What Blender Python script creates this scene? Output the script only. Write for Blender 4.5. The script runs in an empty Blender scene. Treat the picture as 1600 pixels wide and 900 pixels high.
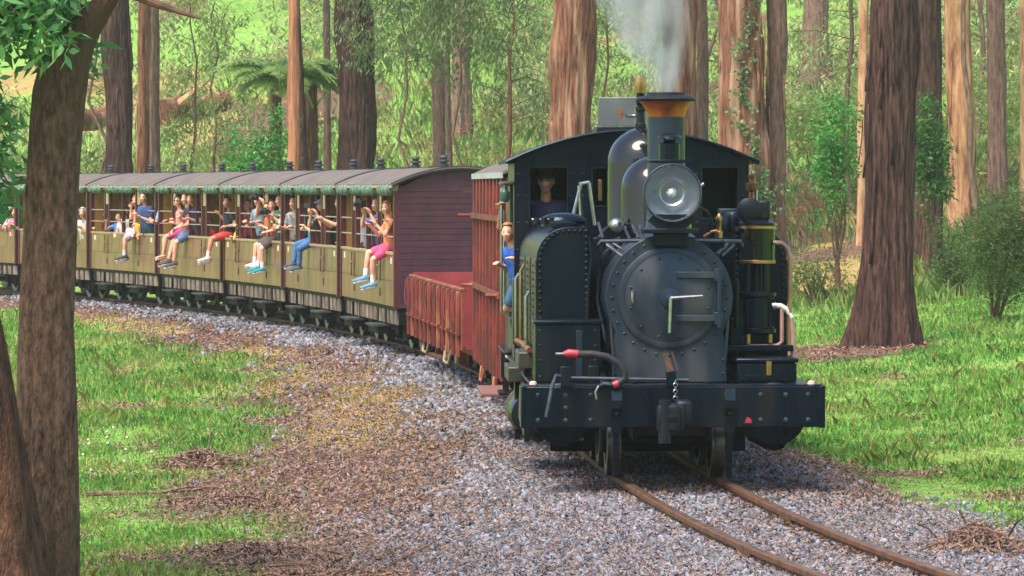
import bpy, math, random
import numpy as np
from mathutils import Vector, Matrix

R = math.radians
random.seed(7)
NP = np.random.default_rng(11)
scene = bpy.context.scene
COL = scene.collection

# ---------------------------------------------------------------- camera, sky, sun, exposure
CAM_H, FPX = 2.38, 6500.0            # eye height above the rail top, focal length in photo pixels
cam_data = bpy.data.cameras.new("camera")
cam_data.sensor_width = 36.0
cam_data.lens = 36.0 * FPX / 1600.0
cam_data.shift_y = -158.0 / 1600.0
cam_data.clip_start = 0.5
cam_data.clip_end = 3000.0
cam = bpy.data.objects.new("camera", cam_data)
cam.location = (0, 0, CAM_H)
cam.rotation_euler = (R(90), 0, 0)
COL.objects.link(cam)
scene.camera = cam

SUN_EL, SUN_AZ = R(60), R(222)        # azimuth from +Y clockwise: behind the camera, to its left
world = bpy.data.worlds.new("World")
scene.world = world
world.use_nodes = True
wn = world.node_tree
sky = wn.nodes.new("ShaderNodeTexSky")
sky.sky_type = 'NISHITA'
sky.sun_disc = False
sky.sun_elevation = SUN_EL
sky.sun_rotation = SUN_AZ
sky.air_density = 1.0
sky.dust_density = 3.0
wn.links.new(sky.outputs[0], wn.nodes["Background"].inputs[0])
wn.nodes["Background"].inputs[1].default_value = 0.14

sun_data = bpy.data.lights.new("sun", 'SUN')
sun_data.energy = 2.3
sun_data.angle = R(32)
sun_data.color = (1.0, 0.90, 0.76)
sun = bpy.data.objects.new("sun", sun_data)
sdir = Vector((math.sin(SUN_AZ) * math.cos(SUN_EL), math.cos(SUN_AZ) * math.cos(SUN_EL), math.sin(SUN_EL)))
sun.rotation_euler = sdir.to_track_quat('Z', 'Y').to_euler()
COL.objects.link(sun)

scene.view_settings.view_transform = 'Standard'
scene.view_settings.look = 'None'
scene.view_settings.gamma = 1.0
scene.view_settings.exposure = 1.1
scene.cycles.use_denoising = True
scene.cycles.max_bounces = 6
scene.cycles.transparent_max_bounces = 8
scene.cycles.volume_bounces = 1

# ---------------------------------------------------------------- materials
def lin(r, g, b):
    f = lambda c: (c / 255 / 12.92) if c / 255 <= 0.04045 else ((c / 255 + 0.055) / 1.055) ** 2.4
    return (f(r), f(g), f(b), 1.0)

def M(name, c1, c2=None, scale=6.0, rough=0.6, metal=0.0, bump=0.0, bscale=40.0, stretch=(1, 1, 1),
      island=0.0, hue=0.0, stint=None, ov=0.0, trans=0.0, tcol=None, spec=0.5, coat=0.0, lo=0.35, hi=0.65, c3=None, s3=1.5, emit=None, alpha=None, rvar=0.0):
    m = bpy.data.materials.new(name)
    m.use_nodes = True
    nt = m.node_tree
    N, L = nt.nodes, nt.links
    bs = N["Principled BSDF"]
    bs.inputs["Roughness"].default_value = rough
    bs.inputs["Metallic"].default_value = metal
    bs.inputs["Specular IOR Level"].default_value = spec
    bs.inputs["Coat Weight"].default_value = coat
    if stint: bs.inputs["Specular Tint"].default_value = tuple(stint)+(1,)
    bs.inputs["Coat Roughness"].default_value = 0.14
    c1 = tuple(c1)[:3] + (1,)
    col = None
    tc = N.new("ShaderNodeTexCoord"); mp = N.new("ShaderNodeMapping")
    mp.inputs["Scale"].default_value = stretch
    L.new(tc.outputs["Object"], mp.inputs[0])
    if c2 is not None:
        c2 = tuple(c2)[:3] + (1,)
        no = N.new("ShaderNodeTexNoise"); no.inputs["Scale"].default_value = scale; no.inputs["Detail"].default_value = 7
        no.inputs["Roughness"].default_value = 0.62
        L.new(mp.outputs[0], no.inputs["Vector"])
        cr = N.new("ShaderNodeValToRGB")
        cr.color_ramp.elements[0].position = lo; cr.color_ramp.elements[0].color = c1
        cr.color_ramp.elements[1].position = hi; cr.color_ramp.elements[1].color = c2
        L.new(no.outputs["Fac"], cr.inputs[0])
        col = cr.outputs[0]
        if c3 is not None:
            n3 = N.new("ShaderNodeTexNoise"); n3.inputs["Scale"].default_value = s3; n3.inputs["Detail"].default_value = 5
            L.new(mp.outputs[0], n3.inputs["Vector"])
            r3 = N.new("ShaderNodeValToRGB"); r3.color_ramp.elements[0].position = 0.5; r3.color_ramp.elements[1].position = 0.66
            L.new(n3.outputs["Fac"], r3.inputs[0])
            mx = N.new("ShaderNodeMix"); mx.data_type = 'RGBA'
            L.new(r3.outputs[0], mx.inputs[0]); L.new(col, mx.inputs[6]); mx.inputs[7].default_value = tuple(c3)[:3] + (1,)
            col = mx.outputs[2]
        if rvar:
            mr = N.new("ShaderNodeMapRange"); mr.inputs[3].default_value = rough - rvar; mr.inputs[4].default_value = rough + rvar
            L.new(no.outputs["Fac"], mr.inputs[0]); L.new(mr.outputs[0], bs.inputs["Roughness"])
    if island or hue or ov:
        ge = N.new("ShaderNodeNewGeometry")
        hs = N.new("ShaderNodeHueSaturation")
        if island:
            mr = N.new("ShaderNodeMapRange"); mr.inputs[3].default_value = 1 - island; mr.inputs[4].default_value = 1 + island
            L.new(ge.outputs["Random Per Island"], mr.inputs[0]); L.new(mr.outputs[0], hs.inputs["Value"])
        if ov:      # each board or panel has its own tone
            oi = N.new("ShaderNodeObjectInfo"); mr = N.new("ShaderNodeMapRange"); mr.inputs[3].default_value = 1-ov; mr.inputs[4].default_value = 1+ov
            L.new(oi.outputs["Random"], mr.inputs[0]); L.new(mr.outputs[0], hs.inputs["Value"])
        if hue:
            wnz = N.new("ShaderNodeTexWhiteNoise"); wnz.noise_dimensions = '1D'
            L.new(ge.outputs["Random Per Island"], wnz.inputs["W"])
            mr = N.new("ShaderNodeMapRange"); mr.inputs[3].default_value = 0.5 - hue; mr.inputs[4].default_value = 0.5 + hue
            L.new(wnz.outputs["Value"], mr.inputs[0]); L.new(mr.outputs[0], hs.inputs["Hue"])
        if col is None:
            hs.inputs["Color"].default_value = c1
        else:
            L.new(col, hs.inputs["Color"])
        col = hs.outputs[0]
    if col is None:
        bs.inputs["Base Color"].default_value = c1
    else:
        L.new(col, bs.inputs["Base Color"])
    if bump:
        nb = N.new("ShaderNodeTexNoise"); nb.inputs["Scale"].default_value = bscale; nb.inputs["Detail"].default_value = 6
        L.new(mp.outputs[0], nb.inputs["Vector"])
        bp = N.new("ShaderNodeBump"); bp.inputs["Strength"].default_value = bump; bp.inputs["Distance"].default_value = 0.03
        L.new(nb.outputs["Fac"], bp.inputs["Height"]); L.new(bp.outputs[0], bs.inputs["Normal"])
    if trans:
        tb = N.new("ShaderNodeBsdfTranslucent"); ms = N.new("ShaderNodeMixShader"); ms.inputs[0].default_value = trans
        if col is not None: L.new(col, tb.inputs[0])
        else: tb.inputs[0].default_value = c1
        out = N["Material Output"]
        L.new(bs.outputs[0], ms.inputs[1]); L.new(tb.outputs[0], ms.inputs[2]); L.new(ms.outputs[0], out.inputs[0])
    if emit:
        bs.inputs["Emission Color"].default_value = c1; bs.inputs["Emission Strength"].default_value = emit
    return m

# ---------------------------------------------------------------- mesh building
JOINED = {'rivets','sticks','branch','crown','foliage','leaflets','leaves','bark_pieces','chain','cooling_fins','bolt'}   # parts made of pieces too small to pick apart
class MB:
    def __init__(s): s.v = []; s.f = []
    def add(s, vs, fs):
        o = len(s.v); s.v += [tuple(p) for p in vs]; s.f += [tuple(i + o for i in f) for f in fs]; return s
    def box(s, x0, x1, y0, y1, z0, z1, rot=None, piv=None):
        vs = [Vector(p) for p in ((x0,y0,z0),(x1,y0,z0),(x1,y1,z0),(x0,y1,z0),(x0,y0,z1),(x1,y0,z1),(x1,y1,z1),(x0,y1,z1))]
        if rot is not None:
            c = Vector(piv) if piv else Vector(((x0+x1)/2, (y0+y1)/2, (z0+z1)/2))
            vs = [c + rot @ (p - c) for p in vs]
        return s.add(vs, [(3,2,1,0),(4,5,6,7),(0,1,5,4),(1,2,6,5),(2,3,7,6),(3,0,4,7)])
    def cyl(s, a, b, r0, r1=None, n=14, cap=True):
        r1 = r0 if r1 is None else r1
        a, b = Vector(a), Vector(b); d = (b - a)
        if d.length < 1e-6: return s
        q = d.to_track_quat('Z', 'Y').to_matrix()
        u, w = q @ Vector((1,0,0)), q @ Vector((0,1,0))
        vs = []
        for c, r in ((a, r0), (b, r1)):
            for i in range(n):
                t = 2*math.pi*i/n; vs.append(c + u*(r*math.cos(t)) + w*(r*math.sin(t)))
        fs = [(i, (i+1)%n, n+(i+1)%n, n+i) for i in range(n)]
        if cap: fs += [tuple(range(n-1,-1,-1)), tuple(range(n, 2*n))]
        return s.add(vs, fs)
    def lathe(s, prof, c=(0,0,0), axis=(0,0,1), n=24, cap=True):
        q = Vector(axis).to_track_quat('Z', 'Y').to_matrix(); c = Vector(c); vs = []
        for r, h in prof:
            for i in range(n):
                t = 2*math.pi*i/n; vs.append(c + q @ Vector((r*math.cos(t), r*math.sin(t), h)))
        fs = []
        for k in range(len(prof)-1):
            for i in range(n):
                j = (i+1)%n; fs.append((k*n+i, k*n+j, (k+1)*n+j, (k+1)*n+i))
        if cap: fs += [tuple(range(n-1,-1,-1)), tuple(range((len(prof)-1)*n, len(prof)*n))]
        return s.add(vs, fs)
    def ball(s, c, r, n=12, m=8, keep=None, rot=None):
        if not hasattr(r, '__len__'): r = (r, r, r)
        c = Vector(c); vs = []; loc = []
        for k in range(m+1):
            ph = math.pi*k/m
            for i in range(n):
                t = 2*math.pi*i/n
                p = Vector((math.sin(ph)*math.cos(t), math.sin(ph)*math.sin(t), math.cos(ph)))
                loc.append(p); q = Vector((p.x*r[0], p.y*r[1], p.z*r[2]))
                if rot is not None: q = rot @ q
                vs.append(c + q)
        fs = []
        for k in range(m):
            for i in range(n):
                j = (i+1)%n; f = (k*n+i, (k+1)*n+i, (k+1)*n+j, k*n+j)
                if keep is None or all(keep(loc[a]) for a in f): fs.append(f)
        return s.add(vs, fs)
    def tube(s, pts, r, n=8, cap=True):
        pts = [Vector(p) for p in pts]; k = len(pts)
        rr = r if hasattr(r, '__len__') else [r]*k
        vs = []; u = None
        for i, p in enumerate(pts):
            d = (pts[min(i+1,k-1)] - pts[max(i-1,0)]).normalized()
            if u is None:
                u = d.orthogonal().normalized()
            else:
                u = (u - d*u.dot(d)); u = u.normalized() if u.length > 1e-6 else d.orthogonal().normalized()
            w = d.cross(u)
            for j in range(n):
                t = 2*math.pi*j/n; vs.append(p + u*(rr[i]*math.cos(t)) + w*(rr[i]*math.sin(t)))
        fs = [(i*n+j, i*n+(j+1)%n, (i+1)*n+(j+1)%n, (i+1)*n+j) for i in range(k-1) for j in range(n)]
        if cap: fs += [tuple(range(n-1,-1,-1)), tuple(range((k-1)*n, k*n))]
        return s.add(vs, fs)
    def prism(s, poly, y0, y1, plane='xz'):
        n = len(poly)
        if plane == 'xz': P = lambda a, b, d: (a, d, b)
        elif plane == 'yz': P = lambda a, b, d: (d, a, b)
        else: P = lambda a, b, d: (a, b, d)
        vs = [P(a, b, y0) for a, b in poly] + [P(a, b, y1) for a, b in poly]
        fs = [(i, (i+1)%n, n+(i+1)%n, n+i) for i in range(n)] + [tuple(range(n-1,-1,-1)), tuple(range(n, 2*n))]
        return s.add(vs, fs)
    def mesh(s, name, mat, smooth=True, angle=40):
        me = bpy.data.meshes.new(name); me.from_pydata(s.v, [], s.f)
        import bmesh
        bm = bmesh.new(); bm.from_mesh(me); bmesh.ops.recalc_face_normals(bm, faces=bm.faces); bm.to_mesh(me); bm.free()
        if mat: me.materials.append(mat)
        if smooth:
            me.polygons.foreach_set('use_smooth', [True]*len(me.polygons)); me.set_sharp_from_angle(angle=R(angle))
        me.update(); return me
    def build(s, name, mat, parent=None, smooth=True, bev=0.0, angle=40):
        o = bpy.data.objects.new(name, s.mesh(name, mat, smooth, angle)); COL.objects.link(o); o.parent = parent
        if parent is not None and name in JOINED: o['kind'] = 'stuff'
        if bev:
            b = o.modifiers.new('bevel', 'BEVEL'); b.width = bev; b.segments = 2; b.limit_method = 'ANGLE'; b.angle_limit = R(40)
        return o

def bx(name, mat, parent, x0, x1, y0, y1, z0, z1, bev=0.0, rot=None):
    return MB().box(x0, x1, y0, y1, z0, z1, rot).build(name, mat, parent, bev=bev)

def np_mesh(name, verts, faces, mat, parent=None, smooth=False):
    """verts (N,3); faces (M,k) with one k"""
    me = bpy.data.meshes.new(name)
    verts = np.asarray(verts, dtype=np.float32); faces = np.asarray(faces, dtype=np.int32)
    k = faces.shape[1]
    me.vertices.add(len(verts)); me.vertices.foreach_set('co', verts.ravel())
    me.loops.add(faces.size); me.loops.foreach_set('vertex_index', faces.ravel())
    me.polygons.add(len(faces)); me.polygons.foreach_set('loop_start', np.arange(0, faces.size, k, dtype=np.int32))
    if smooth: me.polygons.foreach_set('use_smooth', np.ones(len(faces), dtype=bool))
    me.update(calc_edges=True)
    if mat: me.materials.append(mat)
    o = bpy.data.objects.new(name, me); COL.objects.link(o); o.parent = parent
    if parent is not None and name in JOINED: o['kind'] = 'stuff'
    return o

def tag(o, label=None, cat=None, group=None, kind=None):
    if label: o['label'] = label
    if cat: o['category'] = cat
    if group: o['group'] = group
    if kind: o['kind'] = kind
    return o

def thing(name, label, cat, loc=(0,0,0), rz=0.0, group=None):
    o = bpy.data.objects.new(name, None); COL.objects.link(o)
    o.empty_display_size = 0.2
    o.location = loc; o.rotation_euler = (0, 0, rz)
    return tag(o, label, cat, group)

def copy_tree(o, parent=None):
    c = o.copy(); COL.objects.link(c); c.parent = parent
    for ch in o.children: copy_tree(ch, c)
    return c

def dup(o, loc=None, rot=None, parent=None):
    c = o.copy(); COL.objects.link(c); c.parent = parent
    if loc is not None: c.location = loc
    if rot is not None: c.rotation_euler = rot
    return c

# ---------------------------------------------------------------- noise
def _h(ix, iy, seed):
    v = np.sin(ix*127.1 + iy*311.7 + seed*74.7)*43758.5453
    return v - np.floor(v)
def vnoise(x, y, seed=0):
    x = np.asarray(x, float); y = np.asarray(y, float)
    ix, iy = np.floor(x), np.floor(y); fx, fy = x-ix, y-iy
    fx = fx*fx*(3-2*fx); fy = fy*fy*(3-2*fy)
    a = _h(ix,iy,seed)*(1-fx)+_h(ix+1,iy,seed)*fx
    b = _h(ix,iy+1,seed)*(1-fx)+_h(ix+1,iy+1,seed)*fx
    return a*(1-fy)+b*fy
def fbm(x, y, seed=0, o=4):
    t = 0; a = 0.5; f = 1.0
    for k in range(o):
        t = t + a*vnoise(np.asarray(x)*f, np.asarray(y)*f, seed+k*3.1); a *= 0.5; f *= 2.03
    return t/(1-0.5**o)

def at(px, py, Y):
    """photo pixel at a chosen distance -> place in the world (used to survey positions)"""
    return Vector(((px-800)/FPX*Y, Y, CAM_H-(py-292)/FPX*Y))

# ---------------------------------------------------------------- track alignment (centre line)
_p = [-0.74979522, 1.49081984, -1.34481141, -4.60048463, -4.59648068, -0.91569107]   # surveyed near rail, X as a polynomial of (Y-58)/36
_ys = np.arange(19.0, 96.01, 0.5)
_xs = np.polyval(_p, (_ys-58)/36)
_tan = np.stack([np.gradient(_xs, _ys), np.ones_like(_ys)], 1); _tan /= np.linalg.norm(_tan, axis=1)[:,None]
_nor = np.stack([_tan[:,1], -_tan[:,0]], 1)
_c = np.stack([_xs,_ys],1) + _nor*0.405
# carry on both ways with a steady curve
def _extend(p, d, turn, n, step=0.5):
    out = []; a = math.atan2(d[1], d[0]); p = np.array(p)
    for i in range(n):
        a += turn*step; p = p + step*np.array((math.cos(a), math.sin(a))); out.append(p.copy())
    return out
_far = _extend(_c[-1], _tan[-1], 0.010, 110)
_near = _extend(_c[0], -_tan[0], 0.006, 60)
TRK = np.array(_near[::-1] + list(_c) + _far)
TS = np.concatenate([[0], np.cumsum(np.linalg.norm(np.diff(TRK, axis=0), axis=1))])
TTAN = np.gradient(TRK, TS, axis=0); TTAN /= np.linalg.norm(TTAN, axis=1)[:,None]
def trk(s):
    return np.array((np.interp(s, TS, TRK[:,0]), np.interp(s, TS, TRK[:,1])))
def s_of_Y(Y):
    return float(np.interp(Y, TRK[:,1], TS))
def track_d(X, Y):
    """signed distance from the centre line; positive on the far (right-hand) side"""
    X = np.asarray(X, float).ravel(); Y = np.asarray(Y, float).ravel(); out = np.empty(len(X))
    T = TRK[::2]; TT = TTAN[::2]
    for i in range(0, len(X), 20000):
        dx = X[i:i+20000,None]-T[None,:,0]; dy = Y[i:i+20000,None]-T[None,:,1]
        d2 = dx*dx+dy*dy; k = d2.argmin(1); r = np.arange(len(k))
        out[i:i+20000] = np.where(dx[r,k]*TT[k,1]-dy[r,k]*TT[k,0] > 0, 1, -1)*np.sqrt(d2[r,k])
    return out

# ---------------------------------------------------------------- terrain height
_hd = [-400,-60,-30,-14,-6,-4,-2.6,-1.4,0,1.3,2.3,5,10,18,30,45,70,120,220,500]
_hz = [4,2.2,1.2,.25,-.22,-.24,-.2,-.095,-.09,-.095,-.2,-.12,.3,1.2,3.2,6.2,12,22,25,27]
def ground(X, Y, d=None):
    X = np.asarray(X, float); Y = np.asarray(Y, float)
    if d is None: d = track_d(X, Y).reshape(X.shape)
    z = np.interp(d, _hd, _hz)
    kx = np.clip((4-X)/8, 0, 1); kx = kx*kx*(3-2*kx)*np.clip((d-8)/6, 0, 1)      # the bank is steeper behind the carriages
    z = z*(1+.85*kx*np.clip(1.6-z/14, 0, 1))
    away = np.clip((np.abs(d)-1.8)/2.0, 0, 1)
    z = z + away*((fbm(X*.5, Y*.35, 3)-.5)*.16 + (fbm(X*.11, Y*.08, 5)-.5)*np.clip(np.abs(d)-6,0,40)*.05)
    return z
def gz(x, y):
    return float(ground(np.array([x]), np.array([y]))[0])
# ================================================================ GROUND
def ground_material():
    m = bpy.data.materials.new("ground_cover"); m.use_nodes = True
    nt = m.node_tree; N, L = nt.nodes, nt.links; bs = N["Principled BSDF"]; bs.inputs["Roughness"].default_value = 0.9
    bs.inputs["Specular IOR Level"].default_value = 0.2
    tc = N.new("ShaderNodeTexCoord")
    def noise(sc, det=6):
        n = N.new("ShaderNodeTexNoise"); n.inputs["Scale"].default_value = sc; n.inputs["Detail"].default_value = det
        n.inputs["Roughness"].default_value = 0.65
        L.new(tc.outputs["Object"], n.inputs["Vector"]); return n.outputs["Fac"]
    def ramp(fac, stops):
        r = N.new("ShaderNodeValToRGB"); e = r.color_ramp.elements
        while len(e) < len(stops): e.new(0.5)
        for k, (p, c) in enumerate(stops): e[k].position = p; e[k].color = tuple(c)[:3]+(1,)
        L.new(fac, r.inputs[0]); return r.outputs[0]
    def mix(f, a, b):
        x = N.new("ShaderNodeMix"); x.data_type = 'RGBA'; L.new(f, x.inputs[0]); L.new(a, x.inputs[6]); L.new(b, x.inputs[7]); return x.outputs[2]
    def attr(n):
        a = N.new("ShaderNodeAttribute"); a.attribute_name = n; return a.outputs["Fac"]
    def edge(mask, nz, k=0.5):
        a = N.new("ShaderNodeMath"); a.operation = 'SUBTRACT'; L.new(nz, a.inputs[0]); a.inputs[1].default_value = 0.5
        b = N.new("ShaderNodeMath"); b.operation = 'MULTIPLY_ADD'; L.new(a.outputs[0], b.inputs[0]); b.inputs[1].default_value = k; L.new(mask, b.inputs[2])
        c = N.new("ShaderNodeMapRange"); L.new(b.outputs[0], c.inputs[0]); c.inputs[1].default_value = 0.4; c.inputs[2].default_value = 0.6; return c.outputs[0]
    litter = ramp(noise(22, 8), [(.3, lin(66,46,38)), (.48, lin(104,76,62)), (.62, lin(140,108,92)), (.75, lin(84,62,52))])  # underlay darkened: shade beneath the loose litter is put into the colour
    stone = ramp(noise(30, 8), [(.3, lin(44,42,46)), (.5, lin(84,80,84)), (.7, lin(118,110,112))])  # darker than the loose stones: shade of the gaps is in the colour
    grass = ramp(noise(5, 8), [(.3, lin(92,132,58)), (.5, lin(122,166,74)), (.7, lin(160,186,96))])
    dry = ramp(noise(1.2, 8), [(.3, lin(150,150,74)), (.55, lin(178,150,96)), (.7, lin(140,108,74))])
    n1, n2 = noise(1.6, 8), noise(4, 8)
    c = mix(edge(attr("dry"), n1, .8), litter, dry)
    c = mix(edge(attr("grass"), n2, .9), c, grass)
    c = mix(edge(attr("ballast"), n2, .7), c, stone)
    L.new(c, bs.inputs["Base Color"])
    bp = N.new("ShaderNodeBump"); bp.inputs["Strength"].default_value = 0.8; bp.inputs["Distance"].default_value = 0.05
    L.new(noise(26, 8), bp.inputs["Height"]); L.new(bp.outputs[0], bs.inputs["Normal"])
    return m

def sstep(a, b, x):
    t = np.clip((x-a)/(b-a), 0, 1); return t*t*(3-2*t)

# raked heaps of bark and leaves on the verge: (x, y, radius, height)
HEAPS = [(at(303,700,38).x, 38.5, .34, .17), (at(1545,845,27.5).x, 28.0, .30, .16), (at(390,838,28.5).x, 28.4, .55, .10), (at(500,858,27.0).x, 27.0, .5, .08), (at(355,752,34).x, 34.0, .5, .05)]

def masks(X, Y, d):
    nz = fbm(X*.7, Y*.3, 21); n2 = fbm(X*.35+9, Y*.16, 33)
    ballast = (1-sstep(1.0, 1.9, np.abs(d+.05)+(nz-.5)*1.7))*np.where((Y>33)&(Y<46), .35+.65*sstep(.42,.66,fbm(X*.9+4,Y*.5,15)), .75+.25*sstep(.36,.6,fbm(X*.9+4,Y*.5,15)))
    ballast = np.maximum(ballast, (1-sstep(1.6, 3.0, np.abs(d+.3)+(n2-.5)*1.8))*(1-sstep(29, 35, Y))*.8)
    gl = .88*sstep(2.7, 4.1, -d+(nz-.5)*2.2+(n2-.5)*1.2+sstep(44,60,Y)*.2)      # near-side verge
    gr = sstep(1.5, 2.4, d+(nz-.5)*1.2)                                     # far-side verge
    grass = np.where(d < 0, gl, gr)
    # bare, littered patches on the hillside and round the big trunk
    bare = .75*sstep(.53, .66, fbm(X*.16+3, Y*.11, 51)+.16*(fbm(X*1.3,Y*.7,53)-.5)) * sstep(9, 14, d)
    bare = np.maximum(bare, sstep(.2, .7, np.exp(-(((X-4.9)/1.7)**2+((Y-61.0)/2.6)**2))))
    bare = np.maximum(bare, sstep(4.6, 1.0, np.hypot(X-6.2,(Y-88)*.2)))
    bare = np.maximum(bare, sstep(.60, .70, fbm(X*1.1, Y*.45, 71))*.8*(d < 0))
    bare = np.maximum(bare, sstep(.66, .76, fbm(X*.8+31, Y*.4, 73))*.7*(d > 0)*(d < 9))
    for hx, hy, hr, hh in HEAPS: bare = np.maximum(bare, np.exp(-(((X-hx)/hr)**2+((Y-hy)/(hr*2.2))**2)*1.0))
    grass = grass*(1-np.clip(bare,0,1))
    dry = np.where(d > 0, sstep(.42,.6,fbm(X*.2+7,Y*.12,61))*sstep(8,12,d), sstep(1.6,2.4,-d+(nz-.5)*1.5)*sstep(.5,.62,fbm(X*.5,Y*.2,63)))
    dry = np.maximum(dry, (d<0)*np.exp(-(((X+1.6)/.9)**2+((Y-48)/9.0)**2))*.9)
    return ballast, grass*(1-ballast), dry

def heaps_z(X, Y):
    z = np.zeros_like(X)
    for hx, hy, hr, hh in HEAPS: z = z + hh*np.exp(-(((X-hx)/hr)**2+((Y-hy)/(hr*1.6))**2)*1.6)
    return z

def axis(parts):
    out = []
    for a, b, st in parts: out += list(np.arange(a, b, st))
    return np.array(out+[parts[-1][1]])
gx = axis([(-300,-120,30),(-120,-40,8),(-40,-16,1.5),(-16,14,.2),(14,40,1.5),(40,120,8),(120,300,30)])
gy = axis([(-80,0,10),(0,20,2),(20,70,.28),(70,120,.8),(120,200,2.5),(200,320,10),(320,500,30)])
GX, GY = np.meshgrid(gx, gy); D = track_d(GX, GY).reshape(GX.shape)
GZ = ground(GX, GY, D) + heaps_z(GX, GY)
nx, ny = len(gx), len(gy)
idx = np.arange(nx*ny).reshape(ny, nx)
faces = np.stack([idx[:-1,:-1], idx[:-1,1:], idx[1:,1:], idx[1:,:-1]], -1).reshape(-1,4)
gnd = np_mesh("ground", np.stack([GX,GY,GZ],-1).reshape(-1,3), faces, ground_material(), smooth=True)
tag(gnd, kind="structure")
for nm, arr in zip(("ballast","grass","dry"), masks(GX, GY, D)):
    a = gnd.data.attributes.new(nm, 'FLOAT', 'POINT'); a.data.foreach_set('value', arr.ravel().astype(np.float32))

# ---------------------------------------------------------------- rails
m_rail = M("rusty_rail_steel", lin(122,80,54), lin(82,54,40), 5, rough=.6, metal=.15, bump=.2, bscale=60)
m_railtop = M("worn_rail_head", lin(132,104,84), lin(98,74,58), 4, rough=.4, metal=.5)
track = thing("railway_track", "narrow gauge railway track with two rusty brown rails curving away under the train", "track")
tag(track, kind="structure"); del track["category"]
prof = [(-.06,-.145),(.06,-.145),(.06,-.13),(.014,-.112),(.011,-.045),(.036,-.036),(.037,-.005),(.028,0),(-.028,0),(-.037,-.005),(-.036,-.036),(-.011,-.045),(-.014,-.112),(-.06,-.13)]
sel = np.arange(0, len(TRK))
for sgn in (-1, 1):
    vs = []; fs = []; n = len(prof)
    for k in sel:
        p, t = TRK[k], TTAN[k]; nrm = np.array((t[1], -t[0]))
        for a, b in prof:
            q = p + nrm*(sgn*.405 + a); vs.append((q[0], q[1], b))
    for i in range(len(sel)-1):
        for j in range(n): fs.append((i*n+j, i*n+(j+1)%n, (i+1)*n+(j+1)%n, (i+1)*n+j))
    me = bpy.data.meshes.new("rail"); me.from_pydata(vs, [], fs); me.materials.append(m_rail); me.materials.append(m_railtop)
    for p in me.polygons:
        p.material_index = 1 if (p.index % n) in (7,) else 0
    ro = bpy.data.objects.new("rail", me); COL.objects.link(ro); ro.parent = track
    # fish plates with their bolts at a joint
    for Yj in ((27.7, 45.2) if sgn < 0 else (30.4, 47.1)):
        s0 = s_of_Y(Yj); p = trk(s0); k = int(np.searchsorted(TS, s0)); t = TTAN[k]; nrm = np.array((t[1],-t[0]))
        for side in (-1, 1):
            b = MB(); c = p + nrm*(sgn*.405+side*.024)
            rot = Matrix.Rotation(math.atan2(t[1],t[0])-math.pi/2, 3, 'Z')
            b.box(c[0]-.012,c[0]+.012,c[1]-.23,c[1]+.23,-.105,-.034,rot)
            for q in (-.17,-.06,.06,.17):
                e = Vector((c[0],c[1],-.07)) + rot @ Vector((side*.012,q,0)); b.cyl(e, e+rot @ Vector((side*.025,0,0)), .016, n=6)
            b.build("fishplate", m_rail, track)

# ---------------------------------------------------------------- loose cover: stones, bark litter, grass
def sample(n, y0, y1, power=1.6, margin=1.2):
    u = NP.random(n); e = 1-power
    Y = (y0**e+u*(y1**e-y0**e))**(1/e)
    w = .128*Y+margin
    X = (NP.random(n)*2-1)*w
    return X, Y

def rotmats(n, tilt=1.0):
    a = NP.random(n)*2*np.pi; b = (NP.random(n)-.5)*np.pi*tilt; c = (NP.random(n)-.5)*np.pi*tilt
    ca,sa,cb,sb,cc,sc_ = np.cos(a),np.sin(a),np.cos(b),np.sin(b),np.cos(c),np.sin(c)
    z,o = np.zeros(n),np.ones(n)
    Rz = np.array([[ca,-sa,z],[sa,ca,z],[z,z,o]]).transpose(2,0,1)
    Rx = np.array([[o,z,z],[z,cb,-sb],[z,sb,cb]]).transpose(2,0,1)
    Ry = np.array([[cc,z,sc_],[z,o,z],[-sc_,z,cc]]).transpose(2,0,1)
    return Rz@Rx@Ry

def surf(X, Y):
    d = track_d(X, Y); return ground(X, Y, d)+heaps_z(X, Y), d

# stones
X, Y = sample(330000, 24, 93, 2.0)
Z, D1 = surf(X, Y); bal, gra, dr = masks(X, Y, D1)
keep = (NP.random(len(X)) < np.clip(bal,0,1)*.95+.05*(np.abs(D1)<4)*(D1<2)*(1-gra)) & (np.abs(np.abs(D1)-.405) > .06) & ((X < 1.0) | (Y < 38) | (D1 > 1.0) | True)
X, Y, Z, D1 = X[keep][:66000], Y[keep][:66000], Z[keep][:66000], D1[keep][:66000]
n = len(X); sz = NP.uniform(.014,.036,n)*np.clip(Y/34,.85,1.7)
octa = np.array([(1,.2,-.2),(-.3,1,.1),(-1,-.1,-.2),(.2,-1,0),(.15,.1,1),(-.1,0,-1)],float)
v = octa[None]*NP.uniform(.65,1.35,(n,1,3))+NP.normal(0,.22,(n,6,3)); v[:,:,2] *= NP.uniform(.55,.9,(n,1))
v = np.einsum('nij,nkj->nki', rotmats(n,.8), v)*sz[:,None,None]
v += np.stack([X,Y,Z+sz*.25],1)[:,None,:]
q = np.array([(0,1,4),(1,2,4),(2,3,4),(3,0,4),(1,0,5),(2,1,5),(3,2,5),(0,3,5)])
f = (np.arange(n)[:,None,None]*6+q[None]).reshape(-1,3)
m_stone = M("blue_grey_basalt", lin(140,143,154), lin(84,85,93), 30, rough=.85, island=.62, hue=.03)
tag(np_mesh("ballast_stones", v.reshape(-1,3), f, m_stone), "blue grey crushed stone ballast along the track", "ballast", kind="stuff")

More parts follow.
